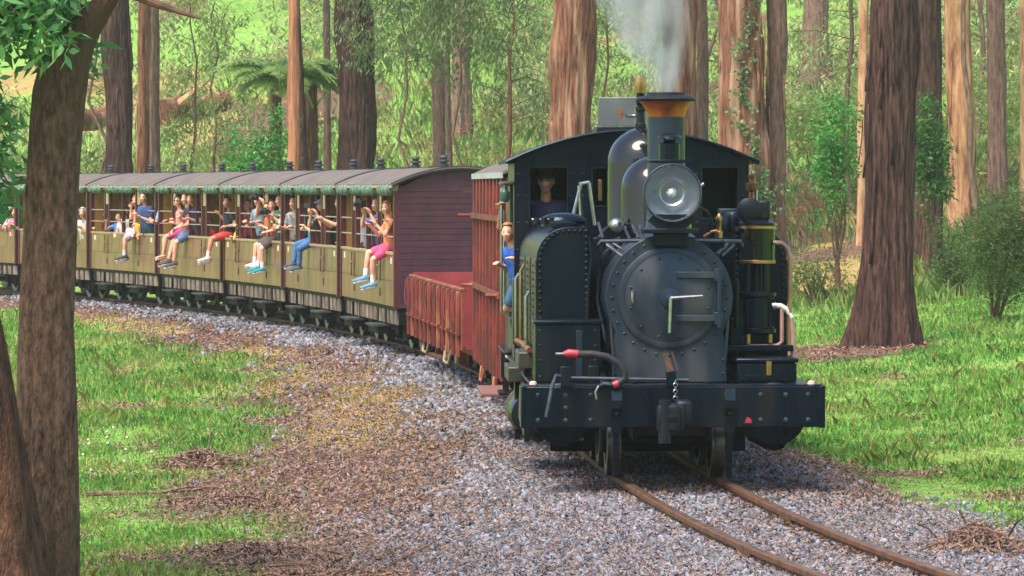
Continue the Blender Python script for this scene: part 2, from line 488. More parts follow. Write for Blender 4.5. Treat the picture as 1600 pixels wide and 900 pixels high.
# bark chips and dead leaves
def leaf_quads(P, ln, wd, Rm, bend=.25):
    n = len(P)
    base = np.array([(-.5,0,0),(0,-.5,0),(.5,0,0),(0,.5,0)],float)
    v = np.repeat(base[None],n,0); v[:,:,0] *= ln[:,None]; v[:,:,1] *= wd[:,None]
    v[:,0,2] += bend*ln*.3; v[:,2,2] += bend*ln*.3*NP.uniform(-.4,1.2,n)
    v = np.einsum('nij,nkj->nki', Rm, v)+P[:,None,:]
    return v.reshape(-1,3), (np.arange(n)[:,None]*4+np.arange(4)[None])
X, Y = sample(270000, 24, 95, 1.9)
Z, D1 = surf(X, Y); bal, gra, dr = masks(X, Y, D1)
w = np.clip(1-gra*1.02-bal*.62, .06, 1); w *= np.where(D1 > 6, .5, 1)*(np.abs(D1) < 26)
keep = NP.random(len(X)) < w
X, Y, Z = X[keep][:110000], Y[keep][:110000], Z[keep][:110000]; n = len(X)
far = np.clip(Y/34,.9,1.9)
v, f = leaf_quads(np.stack([X,Y,Z+.030],1), NP.uniform(.025,.08,n)*far, NP.uniform(.007,.017,n)*far, rotmats(n,.42), .5)
m_litter = M("fallen_bark_and_leaves", lin(152,122,104), lin(86,66,57), 9, rough=.85, island=.65, hue=.02)
tag(np_mesh("bark_litter", v, f, m_litter), "pinkish brown fallen leaves and bark chips beside the track", "leaf litter", kind="stuff")

# grass blades
def grass_patch(name, label, cand, lim, hmin, hmax, mat, yr, wexp, pw=1.7, wfun=None):
    X, Y = sample(cand, yr[0], yr[1], pw)
    Z, D1 = surf(X, Y); bal, gra, dr = masks(X, Y, D1)
    w = wfun(X, Y, D1, gra, dr)
    keep = NP.random(len(X)) < w
    X, Y, Z = X[keep][:lim], Y[keep][:lim], Z[keep][:lim]; n = len(X)
    clump = fbm(X*1.7, Y*.9, 81)
    h = NP.uniform(hmin,hmax,n)*(.35+1.3*np.clip(clump*1.6-.3,0,1.2))*np.clip(Y/40,.8,wexp); wd = NP.uniform(.0035,.007,n)*np.clip(Y/30,.9,3.2)
    a = NP.random(n)*2*np.pi; lean = NP.uniform(.05,.65,n)
    dx, dy = np.cos(a), np.sin(a); sx, sy = -dy, dx
    P = np.stack([X,Y,Z-.01],1)
    side = np.stack([sx,sy,np.zeros(n)],1)*wd[:,None]; up = np.stack([dx*lean*.35,dy*lean*.35,np.ones(n)],1)*h[:,None]
    tip = np.stack([dx*lean,dy*lean,1-.25*lean],1)*h[:,None]
    v = np.stack([P-side, P+side, P+up*.55+side*.8, P+tip, P+up*.55-side*.8],1).reshape(-1,3)
    f = np.arange(n)[:,None]*5+np.arange(5)[None]
    tag(np_mesh(name, v, f, mat), label, "grass", kind="stuff")
m_grass = M("spring_grass", lin(146,190,92), lin(108,160,70), 1.4, rough=.6, island=.4, hue=.03, trans=.4, c3=lin(178,182,108), s3=.5)
m_dryg = M("dry_grass", lin(182,182,98), lin(150,138,78), 1.4, rough=.7, island=.25, hue=.02, trans=.3)
grass_patch("verge_grass", "bright green grass on the near verge beside the ballast", 290000, 135000, .03, .09, m_grass, (23,85), 1.9, 1.8, lambda X,Y,d,g,dr: g*(d<0))
grass_patch("meadow_grass", "bright green grass on the far side of the track", 280000, 110000, .025, .075, m_grass, (27,80), 1.9, 1.5, lambda X,Y,d,g,dr: g*(d>0)*(d<16))
grass_patch("hillside_grass", "pale green grass on the wooded hillside behind the train", 150000, 40000, .08, .22, M("pale_hillside_grass", lin(166,190,108), lin(122,158,80), 1.4, rough=.6, island=.3, hue=.03, trans=.4, c3=lin(190,180,118), s3=.4), (72,150), 2.6, 1.2, lambda X,Y,d,g,dr: g*(d>8))
grass_patch("dry_tufts", "straw coloured dry grass tufts between litter and ballast", 160000, 30000, .025, .07, m_dryg, (24,120), 2.2, 1.5, lambda X,Y,d,g,dr: np.clip(dr*.7,0,1)*.7+.02*(np.abs(d)>2))

m_tuft = M("dark_grass_tuft", lin(116,168,80), lin(84,138,64), 1.4, rough=.6, island=.35, hue=.03, trans=.35)
grass_patch("tall_tufts", "taller dark green tufts and weeds standing in the grass", 200000, 6000, .05, .12, m_tuft, (24,75), 1.4, 1.7, lambda X,Y,d,g,dr: g*np.clip((fbm(X*.9+13,Y*.55,87)-.62)*8,0,.5)*(np.abs(d)<9))
grass_patch("dead_stalks", "thin straw stalks scattered through the grass", 60000, 3500, .07, .15, m_dryg, (24,75), 1.3, 1.7, lambda X,Y,d,g,dr: g*.12)
# ================================================================ TREES
m_bark_dark = M("dark_stringybark", lin(98,72,64), lin(42,32,32), 5, rough=.95, bump=1.0, bscale=9, stretch=(5,5,.55), lo=.36, hi=.62, spec=.15)
m_bark_red = M("red_brown_stringybark", lin(158,108,84), lin(74,50,42), 4.5, rough=.95, bump=1.0, bscale=9, stretch=(5,5,.5), c3=lin(178,142,118), s3=.9, spec=.15)
m_bark_pale = M("pale_smooth_gum_bark", lin(206,170,132), lin(158,114,82), 4, rough=.8, bump=.5, bscale=8, stretch=(3,3,.5), c3=lin(138,92,66), s3=1.0, spec=.2)
m_bark_orange = M("orange_brown_gum_bark", lin(196,136,104), lin(150,98,74), 4, rough=.85, bump=.6, bscale=8, stretch=(4,4,.4), c3=lin(120,78,60), s3=1.0, spec=.2)
m_bark_tan = M("tan_peeling_bark", lin(200,156,116), lin(142,100,74), 4, rough=.85, bump=.7, bscale=8, stretch=(3,3,.5), c3=lin(116,78,58), s3=1.0, spec=.2)
m_bark_grey = M("grey_brown_bark", lin(150,122,106), lin(96,76,68), 5, rough=.95, bump=.9, bscale=12, stretch=(4,4,.7), spec=.15)
m_bark_near = M("mottled_brown_bark", lin(140,108,92), lin(74,58,52), 13, rough=.9, bump=1.0, bscale=30, stretch=(2.2,2.2,.7), c3=lin(104,84,68), s3=1.0, spec=.15)
m_strip = M("peeling_bark_strip", lin(176,128,100), lin(104,70,56), 6, rough=.95, stretch=(4,4,.6), island=.3, spec=.1)
def leafmat(name, a, b, hue=.03, isl=.4, tr=.4):
    return M(name, a, b, .9, rough=.55, island=isl, hue=hue, trans=tr, spec=.35)
m_gum = leafmat("gum_leaves", lin(146,164,104), lin(94,122,78))
m_gumlt = leafmat("pale_gum_leaves", lin(184,196,122), lin(134,156,92))
m_fern = leafmat("fern_fronds", lin(168,194,124), lin(126,162,92), isl=.25)
m_dark = leafmat("dark_shrub_leaves", lin(84,130,62), lin(54,96,48))
m_bush = leafmat("bright_bush_leaves", lin(96,162,74), lin(64,126,56))
m_feath = leafmat("feathery_wattle_leaves", lin(104,126,70), lin(66,92,52))
m_near = leafmat("broad_glossy_leaves", lin(134,184,110), lin(66,128,78), hue=.05, isl=.45, tr=.35)
m_twig = M("brown_twig_bark", lin(120,88,70), lin(82,60,50), 8, rough=.9)
m_drybr = M("dead_bracken", lin(176,136,104), lin(128,92,72), 2, rough=.9, island=.35, trans=.25)

def trunk_mesh(name, mat, parent, h, r0, r1, ridges=.06, nr=34, lean=(0,0), flare=.35, seed=0, na=56, nz=70, wob=.045, kz=3.0, flare_h=.8):
    rg = np.random.default_rng(seed+100)
    z = np.linspace(0, 1, nz)**1.25*h
    th = np.linspace(0, 2*np.pi, na, endpoint=False)
    grid = rg.random((nr, max(4,int(h*kz/6)+2)))
    TH, ZZ = np.meshgrid(th, z)
    u = TH/(2*np.pi)*nr + .8*np.sin(ZZ*.7+seed); w = ZZ*kz/6
    iu = np.floor(u).astype(int); fu = u-iu; iw = np.clip(np.floor(w).astype(int),0,grid.shape[1]-2); fw = np.clip(w-iw,0,1)
    g = lambda a,b: grid[a % nr, b]
    def pn(uu, ww, per, sd):
        i0, j0 = np.floor(uu), np.floor(ww); a, b = uu-i0, ww-j0; a = a*a*(3-2*a); b = b*b*(3-2*b); i1 = (i0+1) % per; i0 = i0 % per
        return (_h(i0,j0,sd)*(1-a)+_h(i1,j0,sd)*a)*(1-b)+(_h(i0,j0+1,sd)*(1-a)+_h(i1,j0+1,sd)*a)*b
    u = u+1.6*(pn(TH/(2*np.pi)*8, ZZ*.55, 8, seed+7.3)-.5)
    rid = .62*(1-np.abs(2*pn(u, ZZ*.45, nr, seed+1.7)-1))+.25*(1-np.abs(2*pn(u*2, ZZ*1.1, nr*2, seed+4.1)-1))+.25*pn(u*.5, ZZ*.3, nr//2, seed+9.9)
    rad = r0+(r1-r0)*(ZZ/h)**.8
    rad = rad*(1+flare*np.exp(-ZZ/flare_h)*(1+.5*np.sin(TH*5+seed)+.3*np.sin(TH*3+2*seed)+.25*np.sin(TH*9+seed)))
    rad = rad*(1-ridges+2*ridges*rid) + r0*.34*(pn(TH/(2*np.pi)*6, ZZ*.8, 6, seed+2.2)-.5) + r0*.12*(pn(TH/(2*np.pi)*14, ZZ*2.2, 14, seed+5.2)-.5)
    cx = lean[0]*ZZ + wob*r0*4*(np.sin(ZZ*.5+seed)-math.sin(seed)); cy = lean[1]*ZZ
    V = np.stack([cx+rad*np.cos(TH), cy+rad*np.sin(TH), ZZ-.25], -1).reshape(-1,3)
    I = np.arange(nz*na).reshape(nz,na); J = np.roll(I,-1,1)
    F = np.stack([I[:-1],J[:-1],J[1:],I[1:]],-1).reshape(-1,4)
    return np_mesh(name, V, F, mat, parent, smooth=True)

def cloud(clumps, per, ln, wd, spread, droop=.6, flat=1.0, rg=None):
    """leaves gathered in clumps: clumps (k,3). returns verts, quads"""
    rg = rg or NP
    k = len(clumps); n = k*per
    C = np.repeat(np.asarray(clumps,float), per, 0)
    off = rg.normal(0,1,(n,3)); off *= (spread*rg.random((n,1))**.4/np.maximum(np.linalg.norm(off,axis=1,keepdims=True),.3))
    off[:,2] *= flat
    P = C+off
    A = rg.normal(0,1,(n,3)); A /= np.linalg.norm(A,axis=1,keepdims=True)
    A[:,2] = A[:,2]*(1-droop)-droop*1.2; A /= np.linalg.norm(A,axis=1,keepdims=True)
    B = rg.normal(0,1,(n,3)); B -= A*(A*B).sum(1,keepdims=True); B /= np.maximum(np.linalg.norm(B,axis=1,keepdims=True),.05)
    l = rg.uniform(.6,1.25,(n,1))*ln; w = rg.uniform(.7,1.2,(n,1))*wd
    Nn = np.cross(A,B)
    V = np.stack([P, P+A*l*.45+B*w*.5, P+A*l+Nn*l*.12, P+A*l*.45-B*w*.5],1).reshape(-1,3)
    return V, np.arange(n)[:,None]*4+np.arange(4)[None]

def ell(n, c, r, shell=.35, rg=None):
    rg = rg or NP
    p = rg.normal(0,1,(n,3)); p /= np.linalg.norm(p,axis=1,keepdims=True)
    return np.asarray(c)+p*np.asarray(r)*(shell+(1-shell)*rg.random((n,1)))**.6

def limbs(name, mat, parent, start, ends, r=.05, sag=.1):
    s = Vector(start)
    for e in ends:
        m = MB()
        e = Vector(e); pts = []
        for k in range(6):
            t = k/5; p = s.lerp(e, t); p.z += math.sin(t*math.pi)*sag*(e-s).length; p += Vector((random.uniform(-1,1),random.uniform(-1,1),0))*.03*(e-s).length*(0<k<5)
            pts.append(p)
        m.tube(pts, [r*(1-.8*k/5) for k in range(6)], 6); m.build(name, mat, parent)

# high crowns, out of the picture above but real: three shared meshes
HIGH = []
for q in range(3):
    rg = np.random.default_rng(q+40)
    cl = np.concatenate([ell(10, rg.normal(0,1,3)*np.array((1.9,1.9,1.2)), (1.1,1.1,.8), rg=rg) for _ in range(9)])
    V, F = cloud(cl, 16, .34, .10, .6, .5, rg=rg)
    o = np_mesh("crown", V, F, m_gum); HIGH.append(o.data); bpy.data.objects.remove(o)

def big_tree(name, label, x_px, w_px, Y, mat, h=17, lean=(0,0), ridges=.07, flare=.25, seed=0, taper=.62, nr=30, cat="tree", crown=True, group=None, strips=0, na=56, base_z=None):
    X = (x_px-800)/FPX*Y; r = w_px/FPX*Y/2
    z0 = gz(X, Y) if base_z is None else base_z
    t = thing(name, label, cat, (X, Y, z0), 0, group)
    trunk_mesh("trunk", mat, t, h, r, r*taper, ridges*1.5, nr, lean, flare, seed, na=int(nr*(7 if w_px > 70 else 4)) if w_px > 25 else 54, nz=110 if w_px > 70 else 56)
    top = Vector((lean[0]*h, lean[1]*h, h-.4))
    random.seed(seed+5)
    limbs("limb", mat, t, top-Vector((0,0,h*.12)), [top+Vector((random.uniform(-2.4,2.4),random.uniform(-2.4,2.4),random.uniform(.5,2.2))) for _ in range(5)], r*.35)
    if crown:
        c = bpy.data.objects.new("crown", HIGH[seed % 3]); COL.objects.link(c); c.parent = t
        c.location = top+Vector((0,0,1.6)); c.rotation_euler = (0,0,seed*1.3)
    rg = np.random.default_rng(seed+9)
    for k in range(strips):
        a = rg.uniform(-math.pi, 0); zz = rg.uniform(.6, 6.5); ln = rg.uniform(.5, 1.8)
        rr = r*(1-.38*zz/h*1.0)*1.03
        pts = []; m = MB(); wv = rg.uniform(.03,.08)
        for i in range(5):
            q = i/4; rad = rr+.02+.10*(1-q)**2*rg.uniform(.2,1); aa = a+.1*q*rg.uniform(-1,1)
            cx, cy = lean[0]*(zz-ln*(1-q)), 0
            pts.append((cx+math.cos(aa)*rad, cy+math.sin(aa)*rad, zz-ln*(1-q)))
        tx, ty = -math.sin(a)*wv/2, math.cos(a)*wv/2
        vs = []
        for p in pts: vs += [(p[0]-tx,p[1]-ty,p[2]),(p[0]+tx,p[1]+ty,p[2])]
        m.add(vs, [(2*i,2*i+1,2*i+3,2*i+2) for i in range(4)])
        o = m.build("bark_strip", m_strip if mat is not m_bark_dark else mat, t)
        sd = o.modifiers.new("thick","SOLIDIFY"); sd.thickness = .012
    return t

big_tree("gum_tree", "dark stringybark trunk between the near leaning tree and the twin trunks, behind the carriages", 188, 46, 104, m_bark_dark, seed=1, ridges=.09, strips=5)
big_tree("gum_tree", "left and straighter of the twin brown trunks behind the carriages", 224, 22, 106, m_bark_red, seed=2, lean=(.01,0), strips=3)
big_tree("gum_tree", "forked right one of the twin brown trunks behind the carriages", 244, 26, 107, m_bark_grey, seed=3, lean=(-.018,0))
big_tree("gum_tree", "slim smooth orange brown trunk beside the tree fern", 458, 19, 98, m_bark_orange, seed=4, lean=(-.004,0), taper=.8, ridges=.03)
big_tree("gum_tree", "slim dark leaning trunk just right of the orange one, by the tree fern", 480, 17, 103, m_bark_dark, seed=5, lean=(-.05,0))
big_tree("gum_tree", "thick dark furrowed trunk rising behind the carriage roofs, right of the tree fern", 550, 56, 104, m_bark_dark, seed=6, ridges=.1, strips=6, flare=.3, taper=.82)
big_tree("gum_tree", "thin grey trunk close left of the thick furrowed one", 511, 12, 110, m_bark_grey, seed=7)
big_tree("gum_tree", "slender grey brown trunk behind the first carriage roof", 688, 19, 111, m_bark_grey, seed=8, taper=.85)
big_tree("gum_tree", "thin trunk touching the right of the slender grey brown one", 705, 10, 113, m_bark_grey, seed=9, lean=(-.02,0))
big_tree("gum_tree", "broad faint trunk deep in the bush behind the first carriage", 722, 30, 128, m_bark_grey, seed=10)
big_tree("gum_tree", "broad red brown trunk standing behind the engine cab roof", 884, 66, 99, m_bark_red, seed=11, ridges=.08, strips=9, taper=.86)
big_tree("gum_tree", "red brown trunk rising straight behind the chimney and steam", 1056, 52, 104, m_bark_red, seed=12, strips=5, taper=.9)
big_tree("gum_tree", "thin brown trunk right of the chimney steam", 1097, 18, 106, m_bark_grey, seed=13, taper=.9)
big_tree("gum_tree", "huge shaggy red trunk with ivy right of the cab", 1172, 62, 95, m_bark_red, seed=14, ridges=.11, strips=16, taper=.9, nr=22, flare=.2)
big_tree("gum_tree", "narrow ragged trunk pressed against the left of the ivy covered one", 1136, 22, 96.5, m_bark_red, seed=15, ridges=.1, strips=4, taper=.9, flare=.1)
big_tree("gum_tree", "grey brown trunk pressed against the right of the ivy covered one", 1213, 30, 95.5, m_bark_grey, seed=16, ridges=.1, strips=5, taper=.75, flare=.15)
big_tree("gum_tree", "pale cream trunk half hidden behind the big dark tree", 1347, 17, 92, m_bark_pale, seed=17, taper=.9, ridges=.02)
big_tree("gum_tree", "big dark furrowed trunk standing in the grass right of the engine", 1383, 74, 62, m_bark_dark, seed=18, ridges=.07, taper=.86, nr=40, flare=.55, strips=14, lean=(.002,0))
big_tree("gum_tree", "blackened leafy trunk just behind the big dark tree", 1447, 42, 84, m_bark_dark, seed=19, taper=.9)
big_tree("gum_tree", "sunlit tan trunk with peeling bark at the right", 1503, 42, 90, m_bark_tan, seed=20, taper=.88, strips=9, ridges=.05, lean=(-.002,0))
big_tree("gum_tree", "straight grey trunk near the right edge", 1560, 28, 98, m_bark_grey, seed=21, taper=.9)
big_tree("gum_tree", "pale pink trunk cut off by the right edge of the view", 1602, 14, 86, m_bark_pale, seed=22, taper=.9)
big_tree("gum_tree", "dim trunk far up the slope left of the big dark tree", 1275, 40, 140, m_bark_grey, seed=23, taper=.9)

# ---------------------------------------------------------------- near trees on the left
def near_tree():
    Y = 26.3; base = at(66, 866, Y); z0 = gz(base.x, Y)
    t = thing("near_tree", "thick mottled brown trunk with a limb bending right, in the left foreground", "tree", (base.x, Y, z0))
    s = FPX/Y
    path = [(70,900,50),(70,800,50),(72,650,46),(72,500,42),(78,380,42),(84,250,41),(92,150,42),(104,90,38),(130,48,26),(158,12,19),(182,-30,17),(196,-90,16),(206,-200,14)]
    pts = [at(x,y,Y)-Vector((base.x,Y,z0)) for x,y,w in path]; rr = [w/s for x,y,w in path]
    # resample and displace for bark relief
    n = 130; k = np.linspace(0, len(pts)-1, n); P = np.array([list(p) for p in pts]); cen = np.stack([np.interp(k, np.arange(len(pts)), P[:,i]) for i in range(3)],1)
    for _ in range(3): cen[1:-1] = (cen[:-2]+2*cen[1:-1]+cen[2:])/4
    rad = np.interp(k, np.arange(len(pts)), rr); th = np.linspace(0,2*np.pi,90,endpoint=False)
    V = []
    for i in range(n):
        d = cen[min(i+1,n-1)]-cen[max(i-1,0)]; d /= np.linalg.norm(d)
        u = np.array((d[2],0,-d[0])); u /= np.linalg.norm(u); w = np.cross(d,u)
        disp = 1+.10*(fbm(np.cos(th)*2.2+5, np.full(90,cen[i,2]*.9)+np.sin(th)*2.2, 91, 4)-.5)+.07*(fbm(np.cos(th)*14, np.full(90,cen[i,2]*5.0)+np.sin(th)*14, 93, 3)-.5)
        lob = 1+.10*np.cos(th*2+.6)*max(0,1-cen[i,2]/2.6)-.13*np.exp(-((th-4.19)/.10)**2)*max(0,1-(cen[i,2]/3.0)**2)-.13*np.exp(-((th-5.12)/.09)**2)*max(0,1-(cen[i,2]/2.6)**2)
        r = rad[i]*disp*lob
        V.append(cen[i]+r[:,None]*(np.cos(th)[:,None]*u+np.sin(th)[:,None]*w))
    V = np.concatenate(V); I = np.arange(n*90).reshape(n,90); J = np.roll(I,-1,1)
    np_mesh("trunk", V, np.stack([I[:-1],J[:-1],J[1:],I[1:]],-1).reshape(-1,4), m_bark_near, t, smooth=True)
    o0 = Vector((base.x,Y,z0)); tw = lambda x,y,dy=0: at(x,y,Y+dy)-o0
    MB().tube([tw(178,-28),tw(215,-8),tw(240,4,-.3),(tw(262,12,-.4)),tw(285,20,-.5),tw(312,29,-.6)], [.05,.04,.03,.022,.016,.006], 8).build("limb", m_twig, t)
    # leaf sprays hanging on the left
    rg = np.random.default_rng(5); cl = []; m = MB()
    for i in range(48):
        e = tw(rg.uniform(-70,132), rg.uniform(-70,120)*(1 if i % 2 else .6), rg.uniform(-.9,.5)); 
        if e.x > tw(60,0).x and e.z < tw(0,85).z: continue
        s0 = tw(rg.uniform(-110,20), rg.uniform(-160,-40), -.2); mid = s0.lerp(e,.5)+Vector((0,0,.12))
        m.tube([s0,mid,e],[.014,.009,.004],5)
        for q in np.linspace(.35,1,7): p = s0.lerp(e,q)+Vector((0,0,.12*math.sin(q*3.14))); cl.append(list(p+Vector(rg.normal(0,.05,3))))
    for i in range(24):
        e = tw(rg.uniform(-80,34), rg.uniform(150,330), rg.uniform(-.2,1.2)); s0 = tw(-160, rg.uniform(-80,200), .4)
        m.tube([s0,s0.lerp(e,.5)+Vector((0,0,.1)),e],[.012,.008,.003],5)
        for q in np.linspace(.5,1,5): cl.append(list(s0.lerp(e,q)+Vector(rg.normal(0,.04,3))))
    m.build("branch", m_twig, t)
    V, F = cloud(np.array(cl), 20, .125, .038, .15, .35, rg=rg)
    np_mesh("crown", V, F, m_near, t)
    # the crown goes on above and behind, out of the picture
    V, F = cloud(ell(60, list(tw(20,-330)), (1.6,1.4,1.0), rg=rg), 18, .16, .05, .4, .4, rg=rg); np_mesh("crown", V, F, m_near, t)
    return t
near_tree()
Yb = 25.6
bb = at(32, 878, Yb); zb = gz(bb.x, Yb)
t2 = thing("near_tree", "dark trunk leaning out of the view at the left edge", "tree", (bb.x-.05, Yb, zb))
trunk_mesh("trunk", M("shaded_brown_bark", lin(112,80,66), lin(58,42,38), 7, rough=.9, bump=1.0, bscale=26, stretch=(2.4,2.4,.8), spec=.15), t2, 6.0, .235, .15, .05, 26, (-.155,0), .25, 31, na=100, nz=90)  # the trunk's shadow is put into the darker bark colour
V, F = cloud(ell(40, (-1.2,0,6.2), (1.3,1.3,.8)), 16, .16, .05, .4, .4); np_mesh("crown", V, F, m_near, t2)

# ---------------------------------------------------------------- shrubs, saplings, ferns
def shrub(name, label, x, ybase, Y, w, h, mat, n=120, per=14, ln=.12, wd=.05, droop=.2, spread=.22, seed=0, cat="shrub", stems=7, zoff=0.0, top=.75, group=None, low=.3):
    X = (x-800)/FPX*Y; z0 = gz(X, Y)+zoff
    t = thing(name, label, cat, (X,Y,z0), 0, group)
    rg = np.random.default_rng(seed+300); random.seed(seed)
    sub = [(rg.uniform(-.55,.55)*w/2, rg.uniform(-.5,.5)*w/2, h*rg.uniform(low,top)) for _ in range(9)]
    cl = np.concatenate([ell(max(2,n//9), s, (w*.28,w*.28,h*.25), rg=rg) for s in sub])
    cl = cl[cl[:,2] > .05]
    V, F = cloud(cl, per, ln, wd, spread, droop, rg=rg)
    np_mesh("foliage", V, F, mat, t)
    limbs("stem", m_twig, t, (0,0,-.1), [s for s in sub[:stems]], .03, .02)
    return t

def sapling(label, x, Y, h, r, mat, clumps, seed=0, lean=(0,0), bark=None, ln=.16, wd=.035, per=22, droop=.8, spread=.3, lo=.35, rx=1.0, name="sapling"):
    X = (x-800)/FPX*Y; z0 = gz(X, Y); t = thing(name, label, "tree", (X,Y,z0))
    rg = np.random.default_rng(seed+500); random.seed(seed)
    wob = [Vector((lean[0]*q*h+rg.normal(0,.16)*h*.1, lean[1]*q*h, q*h-.1)) for q in np.linspace(0,1,9)]
    MB().tube(wob, [r*(1-.75*q) for q in np.linspace(0,1,9)], 9).build("trunk", bark or m_bark_grey, t)
    m = MB(); cl = []
    for i in range(clumps):
        q = rg.uniform(lo,1); b = Vector((lean[0]*q*h, lean[1]*q*h, q*h-.1)); a = rg.uniform(0,6.28); L_ = rg.uniform(.5,1.0)*rx*(1.25-.5*q)
        e = b+Vector((math.cos(a)*L_, math.sin(a)*L_, rg.uniform(-.15,.5)))
        m.tube([b, b.lerp(e,.5)+Vector((0,0,.12)), e], [r*.18, r*.12, r*.05], 5)
        for k in range(4): cl.append(list(b.lerp(e, .45+.18*k)+Vector(rg.normal(0,.12,3))-Vector((0,0,.15*k))))
    m.build("branch", m_twig, t)
    V, F = cloud(np.array(cl), per, ln, wd, spread, droop, rg=rg); np_mesh("crown", V, F, mat, t)
    return t

shrub("round_bush", "dense round bright green bush behind the carriage roofs", 402, 265, 101, 1.8, 4.9-gz(-6.18,101), m_bush, n=240, per=20, ln=.13, wd=.06, seed=1, spread=.25, low=.2, top=.8)
shrub("wattle_bush", "feathery dark green bush filling the right edge below the grey trunk", 1555, 480, 66, 1.9, 2.2, m_feath, n=460, per=26, ln=.10, wd=.018, seed=2, spread=.24, droop=.3)
shrub("wattle_bush", "low feathery green bush beneath the sunlit tan trunk", 1495, 480, 74, 1.1, 1.5, m_feath, n=160, per=22, ln=.10, wd=.02, seed=3, spread=.22, droop=.3)
shrub("leafy_shrub", "tall leafy green shrub left of the big dark trunk", 1312, 330, 78, 1.1, 3.7, m_bush, n=170, per=15, ln=.12, wd=.045, seed=4, top=.92, low=.55)
shrub("leafy_shrub", "dark leafy shrub between the big dark tree and the tan trunk", 1452, 330, 80, .8, 3.5, m_dark, n=130, per=16, ln=.13, wd=.05, seed=5, top=.92, low=.5)
shrub("tangled_bush", "low brownish tangled bush right of the engine pipes", 1275, 440, 75, 1.2, 1.2, m_feath, n=90, per=16, ln=.10, wd=.02, seed=6)
shrub("leafy_shrub", "bright shrub high on the slope right of the ivy trunk", 1285, 150, 108, 2.8, 3.4, m_gumlt, n=220, per=18, ln=.16, wd=.05, seed=7)
shrub("leafy_shrub", "yellow green shrub behind the tan trunk at the right", 1545, 240, 104, 2.2, 3.6, m_gumlt, n=160, per=16, ln=.16, wd=.05, seed=8)
shrub("leafy_shrub", "loose pale shrub beside the fallen log", 318, 215, 112, 1.5, 1.9, m_gumlt, n=90, per=14, ln=.15, wd=.04, seed=9)
shrub("bracken_clump", "dry brown bracken right of the slender grey trunk", 655, 215, 112, 1.7, 1.8, m_drybr, n=110, per=14, ln=.16, wd=.02, seed=10)
shrub("bracken_clump", "dry pinkish bracken left of the engine cab", 752, 230, 108, 1.5, 1.8, m_drybr, n=110, per=14, ln=.16, wd=.02, seed=11)
shrub("leafy_shrub", "pale drooping shrub just left of the engine cab roof", 790, 240, 94, 1.2, 2.2, m_gumlt, n=110, per=18, ln=.18, wd=.035, seed=12, droop=.8)
shrub("bracken_clump", "brown tangle of dead fern on the slope right of the ivy trunk", 1270, 300, 99, 2.0, 1.5, m_drybr, n=100, per=14, ln=.16, wd=.02, seed=13)
shrub("leafy_shrub", "blue green weeping shrub behind the near leaning trunk at the left", 18, 260, 100, 2.2, 3.6, m_feath, n=260, per=18, ln=.14, wd=.03, seed=14, droop=.5)
shrub("leafy_shrub", "feathery green shrub between the near trunk and the dark stringybark", 140, 210, 112, 1.9, 3.4, m_feath, n=220, per=18, ln=.14, wd=.025, seed=15, droop=.5)

sapling("thin sapling with pale leaves at the left of the fallen log", 300, 108, 7.5, .06, m_gumlt, 22, 1, ln=.17, wd=.045)
sapling("two stemmed sapling standing right of the fallen log", 338, 110, 7.6, .06, m_gumlt, 24, 2, lean=(.02,0), ln=.17, wd=.045)
sapling("slim sapling with a crooked side branch left of the engine cab", 798, 100, 8.0, .08, m_gum, 28, 3, bark=m_bark_red, lo=.4, rx=1.5)
sapling("weeping gum with hanging leaves between the thick furrowed trunk and the slender one", 632, 101, 8.8, .05, m_gum, 64, 4, lo=.58, rx=2.0, ln=.19, droop=.92, per=24)
sapling("weeping gum hanging in front of the slender grey trunk", 722, 100, 8.8, .05, m_gum, 56, 5, lo=.62, rx=2.0, ln=.19, droop=.92, per=24)
sapling("tall gum with dense hanging leaves left of the chimney steam", 945, 103, 9.2, .05, m_gum, 50, 6, lo=.5, rx=1.6, ln=.19, droop=.9)
sapling("young gum with broad leaves above the sunlit tan trunk", 1515, 84, 8.2, .08, m_bush, 26, 9, lo=.74, rx=1.4, ln=.16, wd=.06, droop=.7)
sapling("gum with light leaves left of the big dark trunk", 1330, 104, 9.0, .09, m_gumlt, 36, 10, lo=.4, rx=1.8, droop=.7)
sapling("gum with dim leaves between the tan trunk and the grey one", 1535, 118, 10, .10, m_gum, 36, 11, lo=.3, rx=2.0, droop=.7)
sapling("weeping gum at the top left behind the dark stringybark", 150, 110, 9.4, .07, m_gum, 32, 12, lo=.5, rx=1.9, droop=.85)
sapling("spindly gum up the slope right of the steam", 1115, 120, 10, .08, m_gum, 34, 15, lo=.35, rx=2.0, droop=.8)

